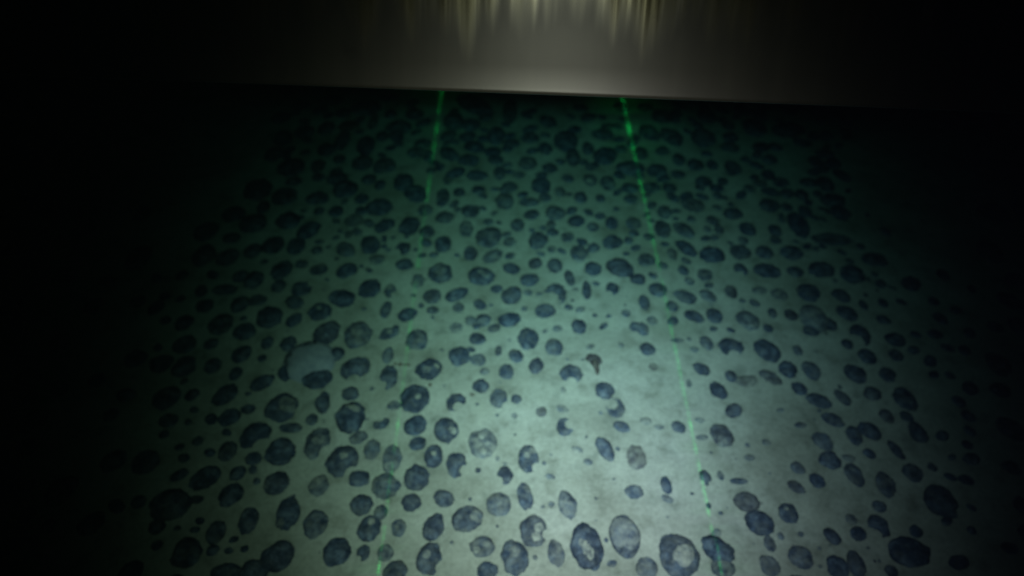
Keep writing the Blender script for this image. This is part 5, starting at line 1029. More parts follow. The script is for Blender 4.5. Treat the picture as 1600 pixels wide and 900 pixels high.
(0.4441,1.2434,-0.0006,0.0119,0.0106,0.0031,2.62,0.34841805166710815,0),
(-0.2519,1.1082,-0.0004,0.0075,0.006,0.002,0.93,0.30933302054595535,0),
(0.4182,1.1408,-0.0006,0.0113,0.0092,0.0034,-2.54,0.24032252208812982,0),
(0.2522,1.1116,-0.0006,0.0121,0.0092,0.0038,-2.46,0.20500474213810327,0),
(-0.3263,1.2314,-0.0009,0.0167,0.0132,0.0056,1.83,0.1444815923002194,0),
(0.2312,1.0936,-0.0004,0.008,0.0064,0.0029,-2.84,0.13755594351779607,0),
(-0.2181,1.1467,-0.0004,0.008,0.006,0.0021,2.06,0.31027949020324563,0),
(0.3532,1.2294,-0.0006,0.0104,0.0095,0.0035,-2.81,0.18896802226016934,0),
(-0.0639,1.2455,-0.0005,0.0106,0.0069,0.0031,2.24,0.17760100703029935,0),
(0.2259,1.2413,-0.0005,0.0087,0.0075,0.0027,1.63,0.22794433383258492,0),
(0.2543,1.1583,-0.0007,0.012,0.0112,0.0042,2.51,0.19750101037743967,0),
(0.1448,1.1322,-0.0007,0.015,0.0098,0.0045,2.32,0.1752595279210029,0),
(0.1669,1.1137,-0.0009,0.0161,0.0131,0.0059,1.17,0.11859602352514353,0),
(0.1289,1.2317,-0.0008,0.0162,0.0113,0.0054,1.01,0.11888788031756814,0),
(0.7456,1.2987,-0.0005,0.0088,0.0077,0.0031,1.03,0.12765743704076768,0),
(0.1643,1.2261,-0.0007,0.0136,0.0097,0.0043,2.07,0.15500387721048886,0),
(-0.1764,1.1269,-0.0007,0.0139,0.0106,0.005,2.08,0.10855416753547995,0),
(0.6795,1.2298,-0.0006,0.0112,0.0083,0.003,1.85,0.25878072402472385,0),
(0.1877,1.216,-0.0007,0.0138,0.011,0.0047,-2.54,0.1463167511213132,0),
(-0.2647,1.1452,-0.0004,0.0085,0.0063,0.0028,1.98,0.14737312418136245,0),
(0.3986,1.1377,-0.0006,0.0128,0.0087,0.0041,-2.51,0.13693179278964449,0),
(0.5754,1.217,-0.0004,0.0081,0.0055,0.0022,-2.38,0.25039557961477127,0),
(-0.0283,1.197,-0.0004,0.0077,0.0062,0.0025,2.16,0.18394105906659086,0),
(0.6465,1.2593,-0.0006,0.0126,0.0095,0.0041,1.31,0.1281707151932574,0),
(-0.2615,1.1203,-0.0005,0.0081,0.0072,0.0032,2.43,0.10027362837483428,0),
(-0.1584,1.0927,-0.0006,0.0113,0.0081,0.0037,-2.72,0.1581158377254547,0),
(0.645,1.2083,-0.0005,0.01,0.0084,0.0028,2.19,0.2854137271296594,0),
(-0.3592,1.1621,-0.0004,0.0076,0.005,0.0024,2.28,0.14040503660727932,0),
(0.1266,1.2886,-0.0005,0.0089,0.0075,0.0023,1.14,0.34763323172724236,0),
(-0.4497,1.2128,-0.0004,0.0085,0.0066,0.0029,2.04,0.13728509800294542,0),
(0.0421,1.1696,-0.0004,0.0078,0.0067,0.0028,1.83,0.1359789960547921,0),
(0.4683,1.2771,-0.0004,0.008,0.007,0.0021,1.65,0.32514757312918885,0),
(0.4769,1.255,-0.0004,0.0076,0.007,0.0026,1.69,0.1752828890585562,0),
(-0.3961,1.1058,-0.0008,0.0145,0.0128,0.0043,2.17,0.2809890333874908,0),
(0.5847,1.1313,-0.0004,0.0077,0.0058,0.0022,2.15,0.2365878572965957,0),
(0.6357,1.1173,-0.0005,0.0089,0.0077,0.0031,2.17,0.1421094942744413,0),
(0.2887,1.2204,-0.0005,0.0111,0.0071,0.0029,0.88,0.25138207794694567,0),
(0.2406,1.136,-0.0007,0.0135,0.01,0.0042,1.17,0.20168135955251182,0),
(0.3134,1.1214,-0.0006,0.0101,0.0085,0.0034,2.19,0.1788424435421906,0),
(-0.324,1.1628,-0.0007,0.0141,0.0104,0.0038,2.58,0.28977427946335543,0),
(-0.3963,1.1317,-0.0006,0.011,0.0086,0.0032,3.02,0.24967142508893939,0),
(0.603,1.1165,-0.0006,0.0116,0.0082,0.0039,-2.47,0.12254036474276017,0),
(0.4472,1.1252,-0.0004,0.008,0.0051,0.0025,2.33,0.14010795236061704,0),
(0.0658,1.1781,-0.0005,0.0097,0.0084,0.0027,1.93,0.31140101614284504,0),
(-0.3746,1.1138,-0.0004,0.0072,0.0056,0.0021,-2.48,0.24771500184866158,0),
(-0.3667,1.2644,-0.0006,0.0111,0.008,0.0032,1.27,0.2184448298861566,0),
(0.2837,1.146,-0.0007,0.0124,0.0116,0.0042,2.84,0.21697126510949089,0),
(-0.0502,1.2008,-0.0007,0.0133,0.0116,0.0041,2.01,0.24171237069688337,0),
(0.4376,0.9654,-0.0004,0.0073,0.0063,0.0021,2.65,0.3150983112684683,0),
(-0.2785,0.9439,-0.0003,0.0059,0.0049,0.0014,3.0,0.44371912446268913,0),
(-0.4974,1.0753,-0.0005,0.0093,0.0085,0.0029,-2.77,0.2518208185523172,0),
(-0.499,0.9206,-0.0004,0.0073,0.0065,0.0027,-3.05,0.15842492168178202,0),
(0.1276,0.9393,-0.0006,0.0109,0.0074,0.0026,-2.73,0.36568172304300217,0),
(0.0305,0.9853,-0.0006,0.0098,0.009,0.0027,2.45,0.37382791522733183,0),
(-0.2461,1.1443,-0.0004,0.0076,0.0065,0.0016,-2.39,0.46956376468307826,0),
(0.4699,0.896,-0.0007,0.0108,0.01,0.0041,1.69,0.1551179659399561,0),
(0.2116,0.9289,-0.0006,0.0107,0.0099,0.0026,1.68,0.46401854769824447,0),
(-0.0378,1.2298,-0.0005,0.0098,0.0066,0.0025,0.96,0.28820877939991985,0),
(-0.1892,0.9803,-0.0003,0.0059,0.0047,0.002,2.9,0.19351755739820428,0),
(0.7166,1.0408,-0.0005,0.0087,0.0071,0.0029,1.7,0.17449174342443324,0),
(0.2974,0.9124,-0.0007,0.0127,0.0102,0.004,1.03,0.23860610139169822,0),
(0.3997,0.8895,-0.0005,0.009,0.0059,0.0029,2.61,0.1672244578380531,0),
(-0.0042,1.0914,-0.0007,0.013,0.0097,0.0034,-2.43,0.3363591067541994,0),
(0.0231,0.9428,-0.0004,0.0072,0.0063,0.0022,2.25,0.28763708091033263,0),
(0.7825,1.1656,-0.0007,0.0142,0.0105,0.0044,1.79,0.15147861789754902,0),
(0.0612,0.8884,-0.0004,0.0072,0.0054,0.0015,-2.48,0.4891056686827363,0),
(-0.3608,1.0208,-0.0003,0.0064,0.0047,0.0018,2.28,0.2960982972232856,0),
(0.7143,1.1188,-0.0006,0.0101,0.0095,0.0033,1.89,0.2123834422589112,0),
(0.0522,0.9811,-0.0004,0.0068,0.0064,0.0015,0.79,0.49114082198448106,0),
(-0.1812,1.0897,-0.0005,0.0092,0.008,0.0031,1.0,0.214826574360026,0),
(0.7384,1.0033,-0.0004,0.0091,0.0057,0.002,2.28,0.35693953419804414,0),
(0.3814,1.005,-0.0006,0.011,0.009,0.0029,-2.46,0.3613810371104317,0),
(0.2757,1.0279,-0.0006,0.011,0.0084,0.0026,2.23,0.3862440000615827,0),
(0.1541,0.9243,-0.0003,0.0053,0.005,0.0018,3.09,0.25079528743634355,0),
(-0.3637,1.1421,-0.0005,0.0089,0.0081,0.0028,-2.58,0.24462745385740198,0),
(0.1681,0.899,-0.0005,0.0104,0.0064,0.0033,-2.47,0.1554293959159321,0),
(0.0828,0.8937,-0.0005,0.0092,0.0088,0.0022,0.81,0.4686285090591571,0),
(0.3447,1.0151,-0.0006,0.0119,0.0101,0.0025,1.79,0.4987354946791641,0),
(-0.04,0.9539,-0.0003,0.0052,0.0045,0.0018,-3.11,0.20147664144914768,0),
(0.3476,1.0708,-0.0006,0.0123,0.0093,0.0032,2.2,0.32222391897166314,0),
(0.1067,0.9449,-0.0005,0.0095,0.0075,0.0033,2.49,0.17379681929488078,0),
(0.1633,1.008,-0.0004,0.0083,0.0065,0.002,2.71,0.3938839536336714,0),
(0.3685,0.8926,-0.0005,0.0079,0.0066,0.0025,-2.76,0.25985814536281393,0),
(0.1798,0.9225,-0.0003,0.0062,0.005,0.0017,-3.03,0.35978294799950855,0),
(0.68,0.984,-0.0004,0.0064,0.0055,0.002,1.62,0.22194771508981703,0),
(0.0582,1.0971,-0.0005,0.0099,0.0073,0.0031,2.64,0.1914615171859916,0),
(-0.3515,1.0799,-0.0004,0.0068,0.006,0.0017,1.91,0.3992566727980308,0),
(0.6777,1.0751,-0.0005,0.0097,0.0078,0.0028,2.75,0.2648021190612819,0),
(-0.3727,1.196,-0.0006,0.0122,0.0084,0.003,2.4,0.32170563158299353,0),
(-0.2835,1.048,-0.0005,0.0094,0.0069,0.0028,2.23,0.23484798863066192,0),
(0.4083,1.1677,-0.0006,0.0112,0.009,0.0026,1.46,0.4068953639261058,0),
(0.3808,1.202,-0.0007,0.0128,0.0105,0.0034,1.44,0.3215925619057783,0),
(0.2992,1.0561,-0.0007,0.0112,0.01,0.004,2.16,0.17441248632356168,0),
(0.7629,1.2198,-0.0004,0.0088,0.0067,0.0024,1.28,0.24379924390917868,0),
(0.6322,1.0219,-0.0003,0.0066,0.0058,0.0015,1.24,0.44102370922733325,0),
(0.4597,0.9597,-0.0007,0.0122,0.0094,0.0037,2.09,0.2484098217255687,0),
(0.6689,1.1021,-0.0006,0.0117,0.0075,0.0034,2.34,0.18026199275869711,0),
(-0.2997,1.059,-0.0003,0.0062,0.0046,0.002,2.25,0.1982924844276289,0),
(-0.5995,0.9929,-0.0009,0.0172,0.0131,0.0068,1.69,0.035650394733118644,0),
(-0.5294,0.643,-0.0005,0.0089,0.0066,0.0031,-2.83,0.1736941774212826,0),
(-0.4626,0.671,-0.0005,0.0093,0.0069,0.0041,2.51,0.011497773654271471,0),
(-0.6514,1.0386,-0.0009,0.0158,0.0128,0.0051,1.94,0.18484967867710103,0),
(-0.4241,0.596,-0.0009,0.0141,0.0121,0.0058,0.88,0.11891448022632166,0),
(-0.4416,0.8267,-0.0006,0.0096,0.0087,0.0038,2.34,0.14282469505970144,0),
(-0.6425,0.9159,-0.0006,0.0116,0.0102,0.0051,1.94,0.029717916339846197,0),
(-0.5636,0.6934,-0.001,0.0165,0.015,0.0063,-3.02,0.1621551589485355,0),
(-0.5188,0.5085,-0.0008,0.0131,0.0124,0.0058,2.44,0.09834731058759415,0),
(-0.4056,0.4732,-0.0004,0.0071,0.0053,0.0026,3.09,0.15779873317308535,0),
(-0.6657,0.9788,-0.0007,0.0124,0.0111,0.0054,2.1,0.03404215214463618,0),
(-0.5618,0.6669,-0.0006,0.0091,0.0086,0.0046,2.16,0.0015517598679840594,0),
(-0.4398,0.7182,-0.0008,0.0127,0.0107,0.0049,2.94,0.14488204457177983,0),
(-0.6055,0.9095,-0.0011,0.02,0.0161,0.0084,1.22,0.02657076274696235,0),
(-0.6997,1.0301,-0.0007,0.0148,0.0107,0.0053,2.01,0.07007852734946589,0),
(-0.5092,0.48,-0.0006,0.0085,0.0083,0.0038,-2.77,0.09764272434799803,0),
(-0.4595,0.5181,-0.0004,0.0076,0.0061,0.0036,2.86,0.009417962710402917,0),
(-0.383,0.4763,-0.0004,0.0065,0.0056,0.003,-2.8,0.04351098560438047,0),
(-0.4947,0.6977,-0.0007,0.0123,0.0104,0.0054,1.89,0.04625965573893487,0),
(-0.6321,0.9703,-0.0006,0.0105,0.0082,0.0035,1.24,0.15429015650390754,0),
(-0.4778,0.6324,-0.0006,0.0103,0.0083,0.0045,2.77,0.04546404161006699,0),
(-0.5904,1.038,-0.0008,0.0158,0.0112,0.0062,2.37,0.02414627528615465,0),
(-0.5289,0.7162,-0.0005,0.0095,0.0068,0.0031,2.53,0.18999432358989,0),
(-0.4883,0.5061,-0.0004,0.0061,0.0046,0.0021,-2.92,0.19286038395853156,0),
(-0.5118,0.5915,-0.0008,0.0151,0.0101,0.0057,-2.56,0.08637245609189548,0),
(-0.4282,0.4731,-0.0007,0.0103,0.0092,0.0043,-2.75,0.1259794337156252,0),
(-0.5422,0.8608,-0.0009,0.0149,0.0128,0.0052,0.95,0.19290251678717016,0),
(-0.5034,0.654,-0.0006,0.0099,0.0091,0.0037,1.49,0.19454033311353935,0),
(-0.4063,0.6229,-0.0008,0.0128,0.0124,0.0058,2.32,0.08558995542439618,0),
(-0.5416,0.7462,-0.0008,0.0139,0.0113,0.0059,1.17,0.05224243748690227,0),
(-0.5306,0.691,-0.0004,0.0075,0.0061,0.0029,2.13,0.11879654445730757,0),
(-0.4621,0.5041,-0.0004,0.0074,0.0058,0.003,-3.03,0.10656606897429687,0),
(-0.5146,0.6221,-0.0006,0.0101,0.0089,0.0042,2.56,0.10799657751320205,0),
(-0.5639,0.7759,-0.0005,0.008,0.0068,0.003,1.19,0.14721229323201232,0),
(-0.3923,0.5833,-0.0004,0.0067,0.0062,0.0028,1.93,0.13013700413318688,0),
(-0.5798,0.9531,-0.0011,0.0187,0.0173,0.0087,-2.49,0.01206769384802977,0),
(-0.6713,0.9475,-0.001,0.0195,0.0146,0.0075,1.27,0.050611459401311044,0),
(-0.4024,0.4901,-0.0004,0.0074,0.0052,0.0034,-2.72,0.003952692165973293,0),
(-0.4027,0.6028,-0.0005,0.0081,0.0072,0.0033,1.92,0.14784427397751454,0),
(-0.6353,0.852,-0.0005,0.0097,0.008,0.0041,2.01,0.03539848035352009,0),
(0.5642,0.6307,-0.0006,0.0107,0.0092,0.005,2.36,0.019622880773022922,0),
(0.744,0.6751,-0.0006,0.0105,0.0083,0.0038,2.0,0.13639094372161856,0),
(0.6925,0.6245,-0.0004,0.008,0.0057,0.0027,-2.6,0.16937283911024237,0),
(0.7789,1.0143,-0.0012,0.0219,0.0187,0.0086,-2.42,0.07034804483373584,0),
(0.6955,0.666,-0.0007,0.0126,0.0095,0.0046,-2.58,0.12570177279391645,0),
(0.7986,0.9232,-0.0008,0.0153,0.0125,0.0049,1.89,0.19924932350564692,0),
(0.7205,0.6208,-0.0009,0.0149,0.0119,0.0052,-2.57,0.17212238423811418,0),
(0.7201,1.0151,-0.0007,0.0128,0.0112,0.0044,1.25,0.17116136835251555,0),
(0.6902,0.9199,-0.0008,0.0143,0.0114,0.0054,2.52,0.09780523096653407,0),
(0.8037,0.9672,-0.0007,0.0117,0.0111,0.0051,1.44,0.03518601667408718,0),
(0.719,0.8462,-0.0007,0.0119,0.0094,0.0043,-2.68,0.13129177417994123,0),
(0.6944,0.5827,-0.0007,0.0121,0.0091,0.0054,3.03,0.00496313660325709,0),
(0.7336,0.792,-0.0006,0.0112,0.0081,0.0043,-2.59,0.05964841772024352,0),
(0.8513,1.0382,-0.0008,0.0163,0.0128,0.0063,1.59,0.035311456376268494,0),
(0.8379,0.8876,-0.0007,0.0135,0.0098,0.0044,1.23,0.141429741236799,0),
(0.6528,0.6052,-0.0005,0.0083,0.0075,0.0036,1.89,0.07486707799487116,0),
(0.8914,1.0002,-0.0006,0.0126,0.0088,0.0042,1.22,0.08904913550400534,0),
(0.6264,0.4527,-0.0008,0.0152,0.0113,0.0066,-2.85,0.032797274159219646,0),
(0.6506,0.7013,-0.0007,0.0122,0.0106,0.0045,2.0,0.1605358715105271,0),
(0.8363,0.9438,-0.0006,0.0118,0.0095,0.0045,-2.58,0.07162219933476581,0),
(0.755,0.7042,-0.0008,0.0135,0.0113,0.0047,1.8,0.18266331883475,0),
(0.7825,0.7615,-0.0009,0.0154,0.0134,0.0062,1.13,0.07810600183611836,0),
(0.7605,0.7899,-0.0005,0.0099,0.0078,0.0032,2.44,0.1957425028220009,0),
(0.7063,0.9634,-0.0006,0.0122,0.0098,0.0045,1.62,0.09044858979339071,0),
(0.7417,0.9656,-0.0006,0.012,0.0081,0.0039,2.3,0.12942328069982786,0),
(0.7276,0.6486,-0.0006,0.0095,0.0094,0.0044,2.96,0.05663326902906918,0),
(0.7827,0.852,-0.0007,0.0125,0.0096,0.004,2.54,0.18451944077584445,0),
(0.751,0.7341,-0.0007,0.013,0.0105,0.0051,1.9,0.07592978356206825,0),
(0.5858,0.4993,-0.0006,0.0107,0.0096,0.0053,1.02,0.008874436279100806,0),
(0.6354,0.5141,-0.0005,0.01,0.0067,0.0033,-2.63,0.18629455252612892,0),
(0.7368,0.8821,-0.0006,0.0107,0.009,0.0041,2.52,0.09437571999777228,0),
(0.8099,0.8458,-0.0007,0.0134,0.0103,0.0052,1.22,0.04713875698899415,0),
(0.5475,0.5403,-0.0007,0.0116,0.0102,0.0046,-2.77,0.14850369212203987,0),
(0.739,0.8225,-0.0007,0.0144,0.0111,0.0061,0.97,0.009926292014606243,0),
(0.6812,0.5367,-0.0004,0.0081,0.0058,0.0029,2.38,0.13299755217808695,0),
(0.673,0.5877,-0.0005,0.01,0.0066,0.0041,2.6,0.01685498680199804,0),
(0.6328,0.8327,-0.0011,0.0196,0.016,0.0081,1.77,0.048142581412783075,0),
(0.6652,0.4998,-0.0005,0.0074,0.0069,0.0034,1.3,0.046408771068941215,0),
(0.5005,0.4964,-0.0008,0.013,0.0117,0.0062,-2.45,0.03403364767459465,0),
(0.7719,0.8836,-0.0008,0.0149,0.0123,0.0059,-2.96,0.06847211307901564,0),
(0.5741,0.8858,-0.0002,0.0043,0.0032,0.0007,1.67,0.5943720427893373,0),
(0.0967,0.8186,-0.0002,0.0031,0.0026,0.0009,2.11,0.30570143355109153,0),
(-0.1151,0.7627,-0.0002,0.0032,0.0029,0.0006,1.69,0.6653141352677281,0),
(0.1558,0.5846,-0.0002,0.0033,0.0025,0.0006,-2.7,0.6172925403868772,0),
(-0.3306,0.5604,-0.0002,0.0034,0.0031,0.0007,1.61,0.5826668974592819,0),
(0.4382,0.4745,-0.0002,0.0034,0.0032,0.0007,2.95,0.7415494183021212,0),
(0.5108,0.7138,-0.0002,0.0041,0.0038,0.0011,1.45,0.4283043596075581,0),
(-0.1248,0.8428,-0.0003,0.005,0.0039,0.0012,2.62,0.4219997731092802,0),
(0.3985,0.5963,-0.0002,0.0028,0.0022,0.0005,-2.84,0.7478982463823765,0),
(-0.2389,0.7594,-0.0003,0.0056,0.0046,0.001,1.51,0.8057732331805265,0),
(0.5772,0.6188,-0.0002,0.003,0.0025,0.0005,2.41,0.6668656027166779,0),
(-0.3621,0.9931,-0.0002,0.0034,0.0027,0.0006,1.58,0.6742222657075557,0),
(0.1229,0.5156,-0.0001,0.0021,0.0019,0.0004,2.39,0.7530128044744477,0),
(-0.3091,0.697,-0.0003,0.0047,0.0039,0.0009,1.51,0.769300285843247,0),
(0.5079,0.4751,-0.0002,0.0035,0.0028,0.0006,-3.14,0.5981887569162909,0),
(0.3474,0.4826,-0.0001,0.0024,0.0017,0.0004,-2.68,0.8855952924490427,0),
(-0.0113,0.6141,-0.0002,0.0039,0.0036,0.0008,1.67,0.5966020465974479,0),
(0.4348,0.9464,-0.0002,0.0048,0.0037,0.0008,1.8,0.6471170544851965,0),
(0.0048,0.6665,-0.0002,0.003,0.0022,0.0008,-2.57,0.34814351776277436,0),
(-0.0212,0.5087,-0.0002,0.0028,0.0025,0.0008,1.93,0.38992304647388193,0),
(0.0496,0.6147,-0.0003,0.0041,0.0038,0.0012,1.36,0.4112885509075904,0),
(0.7075,0.9977,-0.0002,0.0049,0.0035,0.001,1.92,0.4219244713924297,0),
(0.5176,0.4564,-0.0002,0.003,0.0026,0.0009,1.51,0.3197914319286924,0),
(-0.4171,0.7987,-0.0002,0.0033,0.0026,0.0006,2.37,0.5439733218998732,0),
(-0.2747,0.4711,-0.0001,0.0025,0.002,0.0005,2.54,0.7873333578267774,0),
(0.4543,0.4791,-0.0002,0.003,0.0026,0.0006,2.22,0.8418366836549487,0),
(-0.2382,0.6993,-0.0002,0.003,0.0028,0.0006,2.16,0.6261215894035511,0),
(-0.1687,1.0227,-0.0002,0.0038,0.003,0.0006,1.59,0.6074457461532807,0),
(0.2891,0.8428,-0.0002,0.0031,0.0027,0.0006,0.99,0.7391576451251579,0),
(0.0619,0.6299,-0.0002,0.003,0.0027,0.0006,1.51,0.7821947919712862,0),
(0.1259,0.5517,-0.0001,0.0027,0.0026,0.0005,2.05,0.6092511989547762,0),
(-0.4106,0.8898,-0.0002,0.0046,0.0038,0.0008,1.43,0.7119635132945527,0),
(0.3144,0.6323,-0.0002,0.0025,0.0024,0.0008,2.39,0.30333465057320996,0),
(0.3512,0.6214,-0.0001,0.0024,0.002,0.0004,0.99,0.6922422765504832,0),
(-0.0867,0.4847,-0.0002,0.0034,0.0032,0.0007,1.27,0.6500067111972156,0),
(-0.058,0.7246,-0.0002,0.0037,0.0033,0.0011,-2.88,0.3328677008068447,0),
(0.3199,0.5386,-0.0001,0.0025,0.0022,0.0005,2.43,0.700484828828766,0),
(0.2185,0.9701,-0.0002,0.0034,0.0026,0.0006,1.59,0.7340125530749144,0),
(0.5109,0.4559,-0.0001,0.0025,0.0023,0.0006,2.16,0.515599374843489,0),
(0.2118,0.9502,-0.0003,0.0049,0.0043,0.0009,1.59,0.7602978066446981,0),
(0.4312,0.4477,-0.0002,0.0036,0.003,0.0007,3.01,0.6148799804651495,0),
(0.5611,0.7638,-0.0003,0.0055,0.0044,0.0009,1.57,0.8500486806615153,0),
(0.6997,1.0277,-0.0003,0.0063,0.0042,0.0011,1.59,0.5177486270725662,0),
(0.1196,0.6611,-0.0002,0.0033,0.0027,0.0006,-2.39,0.687829552886168,0),
(0.1151,0.9634,-0.0002,0.0042,0.0038,0.0011,3.05,0.4267682666365321,0),
(-0.0044,0.8664,-0.0002,0.0033,0.0028,0.0008,2.14,0.4510404008121258,0),
(0.3763,0.9542,-0.0003,0.0054,0.0045,0.0009,1.97,0.763545185711636,0),
(-0.0204,0.7692,-0.0001,0.0025,0.0019,0.0004,-2.42,0.596491568399942,0),
(0.0463,0.54,-0.0002,0.0039,0.003,0.001,-2.53,0.42603874032936395,0),
(0.1465,0.7083,-0.0002,0.004,0.0035,0.0008,2.99,0.7054611138377427,0),
(0.5423,0.8433,-0.0002,0.0037,0.0032,0.0006,1.9,0.6073496722459848,0),
(0.497,0.6957,-0.0002,0.003,0.0027,0.0006,-3.0,0.8067737461605964,0),
(0.1235,0.8174,-0.0002,0.0039,0.0036,0.0007,-2.5,0.7774314764403987,0),
(0.3731,0.5454,-0.0001,0.0023,0.002,0.0004,-2.83,0.6816696893055398,0),
(0.32,0.8682,-0.0003,0.0054,0.0046,0.001,1.09,0.5532071213762211,0),
(0.1674,0.6387,-0.0003,0.0044,0.004,0.0013,2.34,0.3830783721334411,0),
(-0.0631,0.5528,-0.0002,0.0032,0.0029,0.0009,1.43,0.41631477066031053,0),
(-0.0246,0.7043,-0.0002,0.0034,0.0032,0.001,0.88,0.389577516612881,0),
(0.2294,0.5219,-0.0002,0.0028,0.0023,0.0005,2.78,0.6644809338830937,0),
(0.2717,0.5606,-0.0002,0.0032,0.0025,0.0009,2.93,0.33629087582734185,0),
(0.2328,0.5516,-0.0005,0.0102,0.0064,0.0017,2.71,0.5817196484796474,0),
(0.3044,0.6595,-0.0005,0.0111,0.0064,0.0017,-2.83,0.7522562820942562,0),
(0.0826,0.7165,-0.0007,0.0138,0.0084,0.0022,2.69,0.7414052891685435,0),
(0.1399,0.8485,-0.0004,0.0089,0.0057,0.0014,-2.49,0.7266520872085264,0),
(0.2972,0.4986,-0.0004,0.009,0.0068,0.0017,-2.55,0.583133321905859,0),
(0.5287,0.623,-0.0005,0.0114,0.0073,0.0018,2.99,0.6969216228440631,0),
(0.1407,0.4532,-0.0004,0.0084,0.0056,0.0015,-2.84,0.5937862439344826,0),
(0.2193,0.6909,-0.0005,0.0112,0.008,0.0019,3.1,0.6699173249940242,0),
(0.1194,0.6159,-0.0004,0.008,0.0064,0.0015,2.7,0.6342623267883665,0),
(0.4471,0.7159,-0.0003,0.0075,0.005,0.0012,-2.83,0.6047971188411854,0),
(0.3066,0.6931,-0.0004,0.009,0.0056,0.0014,-3.13,0.724652312280017,0),
(0.2395,0.6793,-0.0004,0.0088,0.0054,0.0014,3.11,0.6602901356452394,0),
(0.0595,0.5906,-0.0005,0.0096,0.0057,0.0015,2.79,0.7780134609884406,0),
(0.4082,0.6528,-0.0004,0.0079,0.0065,0.0014,2.58,0.7112755763854286,0),
(0.5016,0.3823,-0.0017,0.0283,0.0241,0.0082,1.57,0.366605679552618,0),
(-0.377,0.3088,-0.0018,0.0271,0.0255,0.0115,0.94,0.16064215214329353,0),
(0.1725,0.3156,-0.0016,0.0232,0.0222,0.0083,1.5,0.3038769057532856,0),
(-0.2904,0.2828,-0.0017,0.0244,0.023,0.0097,1.62,0.21992886104992546,0),
(-0.4778,0.2248,-0.0013,0.0199,0.0178,0.0086,-2.96,0.12508136202820525,0),
(0.0709,0.2578,-0.0017,0.026,0.0235,0.01,1.67,0.21518783089462976,0),
(0.0307,0.3864,-0.0009,0.0137,0.0124,0.0045,1.72,0.33183117653524263,0),
(-0.1719,0.2571,-0.0015,0.0246,0.0185,0.0081,-2.86,0.28419162167863976,0),
(0.2388,0.3869,-0.0012,0.0188,0.0176,0.0091,1.61,0.06805229152427993,0),
(-0.0116,0.382,-0.001,0.0162,0.0131,0.0077,2.82,0.04079841002873739,0),
(-0.0844,0.3458,-0.0009,0.0137,0.0113,0.0067,3.04,0.028403272483609545,0),
(-0.2225,0.4101,-0.0015,0.0244,0.0201,0.0113,3.1,0.05457365457186412,0),
(0.1953,0.2243,-0.0013,0.0207,0.016,0.0094,2.84,0.06609710758673097,0),
(0.4569,0.4014,-0.0018,0.0283,0.0246,0.0111,1.57,0.17025183117380496,0),
(-0.0054,0.2727,-0.0013,0.0184,0.0174,0.0086,1.61,0.10812902969921674,0),
(-0.4846,0.3328,-0.0013,0.0197,0.0179,0.0069,1.79,0.26868952757418363,0),
(-0.3973,0.3586,-0.001,0.0171,0.0134,0.008,-2.53,0.02440844756471332,0),
(0.435,0.2765,-0.0018,0.0258,0.0249,0.0108,1.49,0.178269700461897,0),
(0.0671,0.3478,-0.001,0.0145,0.0139,0.0045,-2.46,0.3908833266454819,0),
(0.2934,0.3377,-0.0012,0.0186,0.0165,0.0091,1.55,0.031086820518071392,0),
(-0.0389,0.2322,-0.0013,0.0192,0.0171,0.006,-2.79,0.37079533805447973,0),
(0.3002,0.2718,-0.0015,0.0225,0.0216,0.0072,1.86,0.3723908116418959,0),
(0.3438,0.3668,-0.0013,0.0205,0.0175,0.0073,2.76,0.2504025909424328,0),
(0.1291,0.2361,-0.0007,0.011,0.0094,0.0034,2.75,0.36575144371869467,0),
(0.212,0.2889,-0.0012,0.0185,0.0175,0.0098,2.65,0.02469779175902316,0),
(0.4413,0.3557,-0.0008,0.0128,0.0118,0.0043,1.49,0.29760006554827917,0),
(-0.1597,0.3914,-0.0016,0.0224,0.022,0.0077,1.45,0.33146067273095114,0),
(-0.3136,0.3491,-0.0011,0.0174,0.0153,0.0081,2.82,0.07333649093651595,0),
(-0.5307,0.3796,-0.0019,0.0327,0.0273,0.0159,1.51,0.0017976677534930375,0),
(-0.3907,0.2436,-0.0011,0.0156,0.0152,0.0067,2.13,0.16827908926034635,0),
(-0.0717,0.271,-0.0015,0.0227,0.0221,0.0126,2.75,0.010752112568153782,0),
(0.2635,0.225,-0.0012,0.0173,0.0173,0.0084,-2.53,0.10154977953117271,0),
(0.3961,0.4158,-0.0015,0.0229,0.0208,0.0075,-2.76,0.314921387124485,0),
(-0.3408,0.2503,-0.0015,0.0211,0.0209,0.0077,-2.73,0.2946433388021678,0),
(0.1804,0.253,-0.0009,0.0146,0.012,0.0063,3.07,0.1135134018795983,0),
(-0.4255,0.3888,-0.0009,0.0138,0.0127,0.0065,1.51,0.0665302855117043,0),
(-0.2116,0.2461,-0.0008,0.0117,0.0113,0.0045,1.43,0.26164524113518933,0),
(0.4439,0.2244,-0.0014,0.0206,0.0193,0.0083,2.27,0.1950590671018637,0),
(-0.0493,0.3944,-0.001,0.0148,0.0133,0.0045,2.82,0.38136812388083213,0),
(-0.1911,0.3418,-0.0009,0.0134,0.0128,0.005,2.08,0.2672329929549135,0),
(0.1083,0.3441,-0.001,0.0162,0.0123,0.0044,3.08,0.39914630110420796,0),
(0.13,0.4149,-0.001,0.015,0.0146,0.0055,2.63,0.27799181788056077,0),
(-0.3382,0.3868,-0.0014,0.0205,0.0191,0.0082,1.59,0.2001776118088845,0),
(-0.1314,0.3223,-0.0017,0.0246,0.0228,0.0117,2.61,0.086745691241341,0),
(0.5075,0.2916,-0.0018,0.0269,0.0248,0.0105,1.78,0.20333609408215134,0),
(0.3078,0.4031,-0.0012,0.0183,0.0172,0.0075,2.3,0.18325124460346026,0),
(0.2442,0.2935,-0.0007,0.0111,0.0098,0.0048,-2.81,0.13482652488240984,0),
(-0.4491,0.3553,-0.0012,0.0181,0.0158,0.0064,1.58,0.25220513685723805,0),
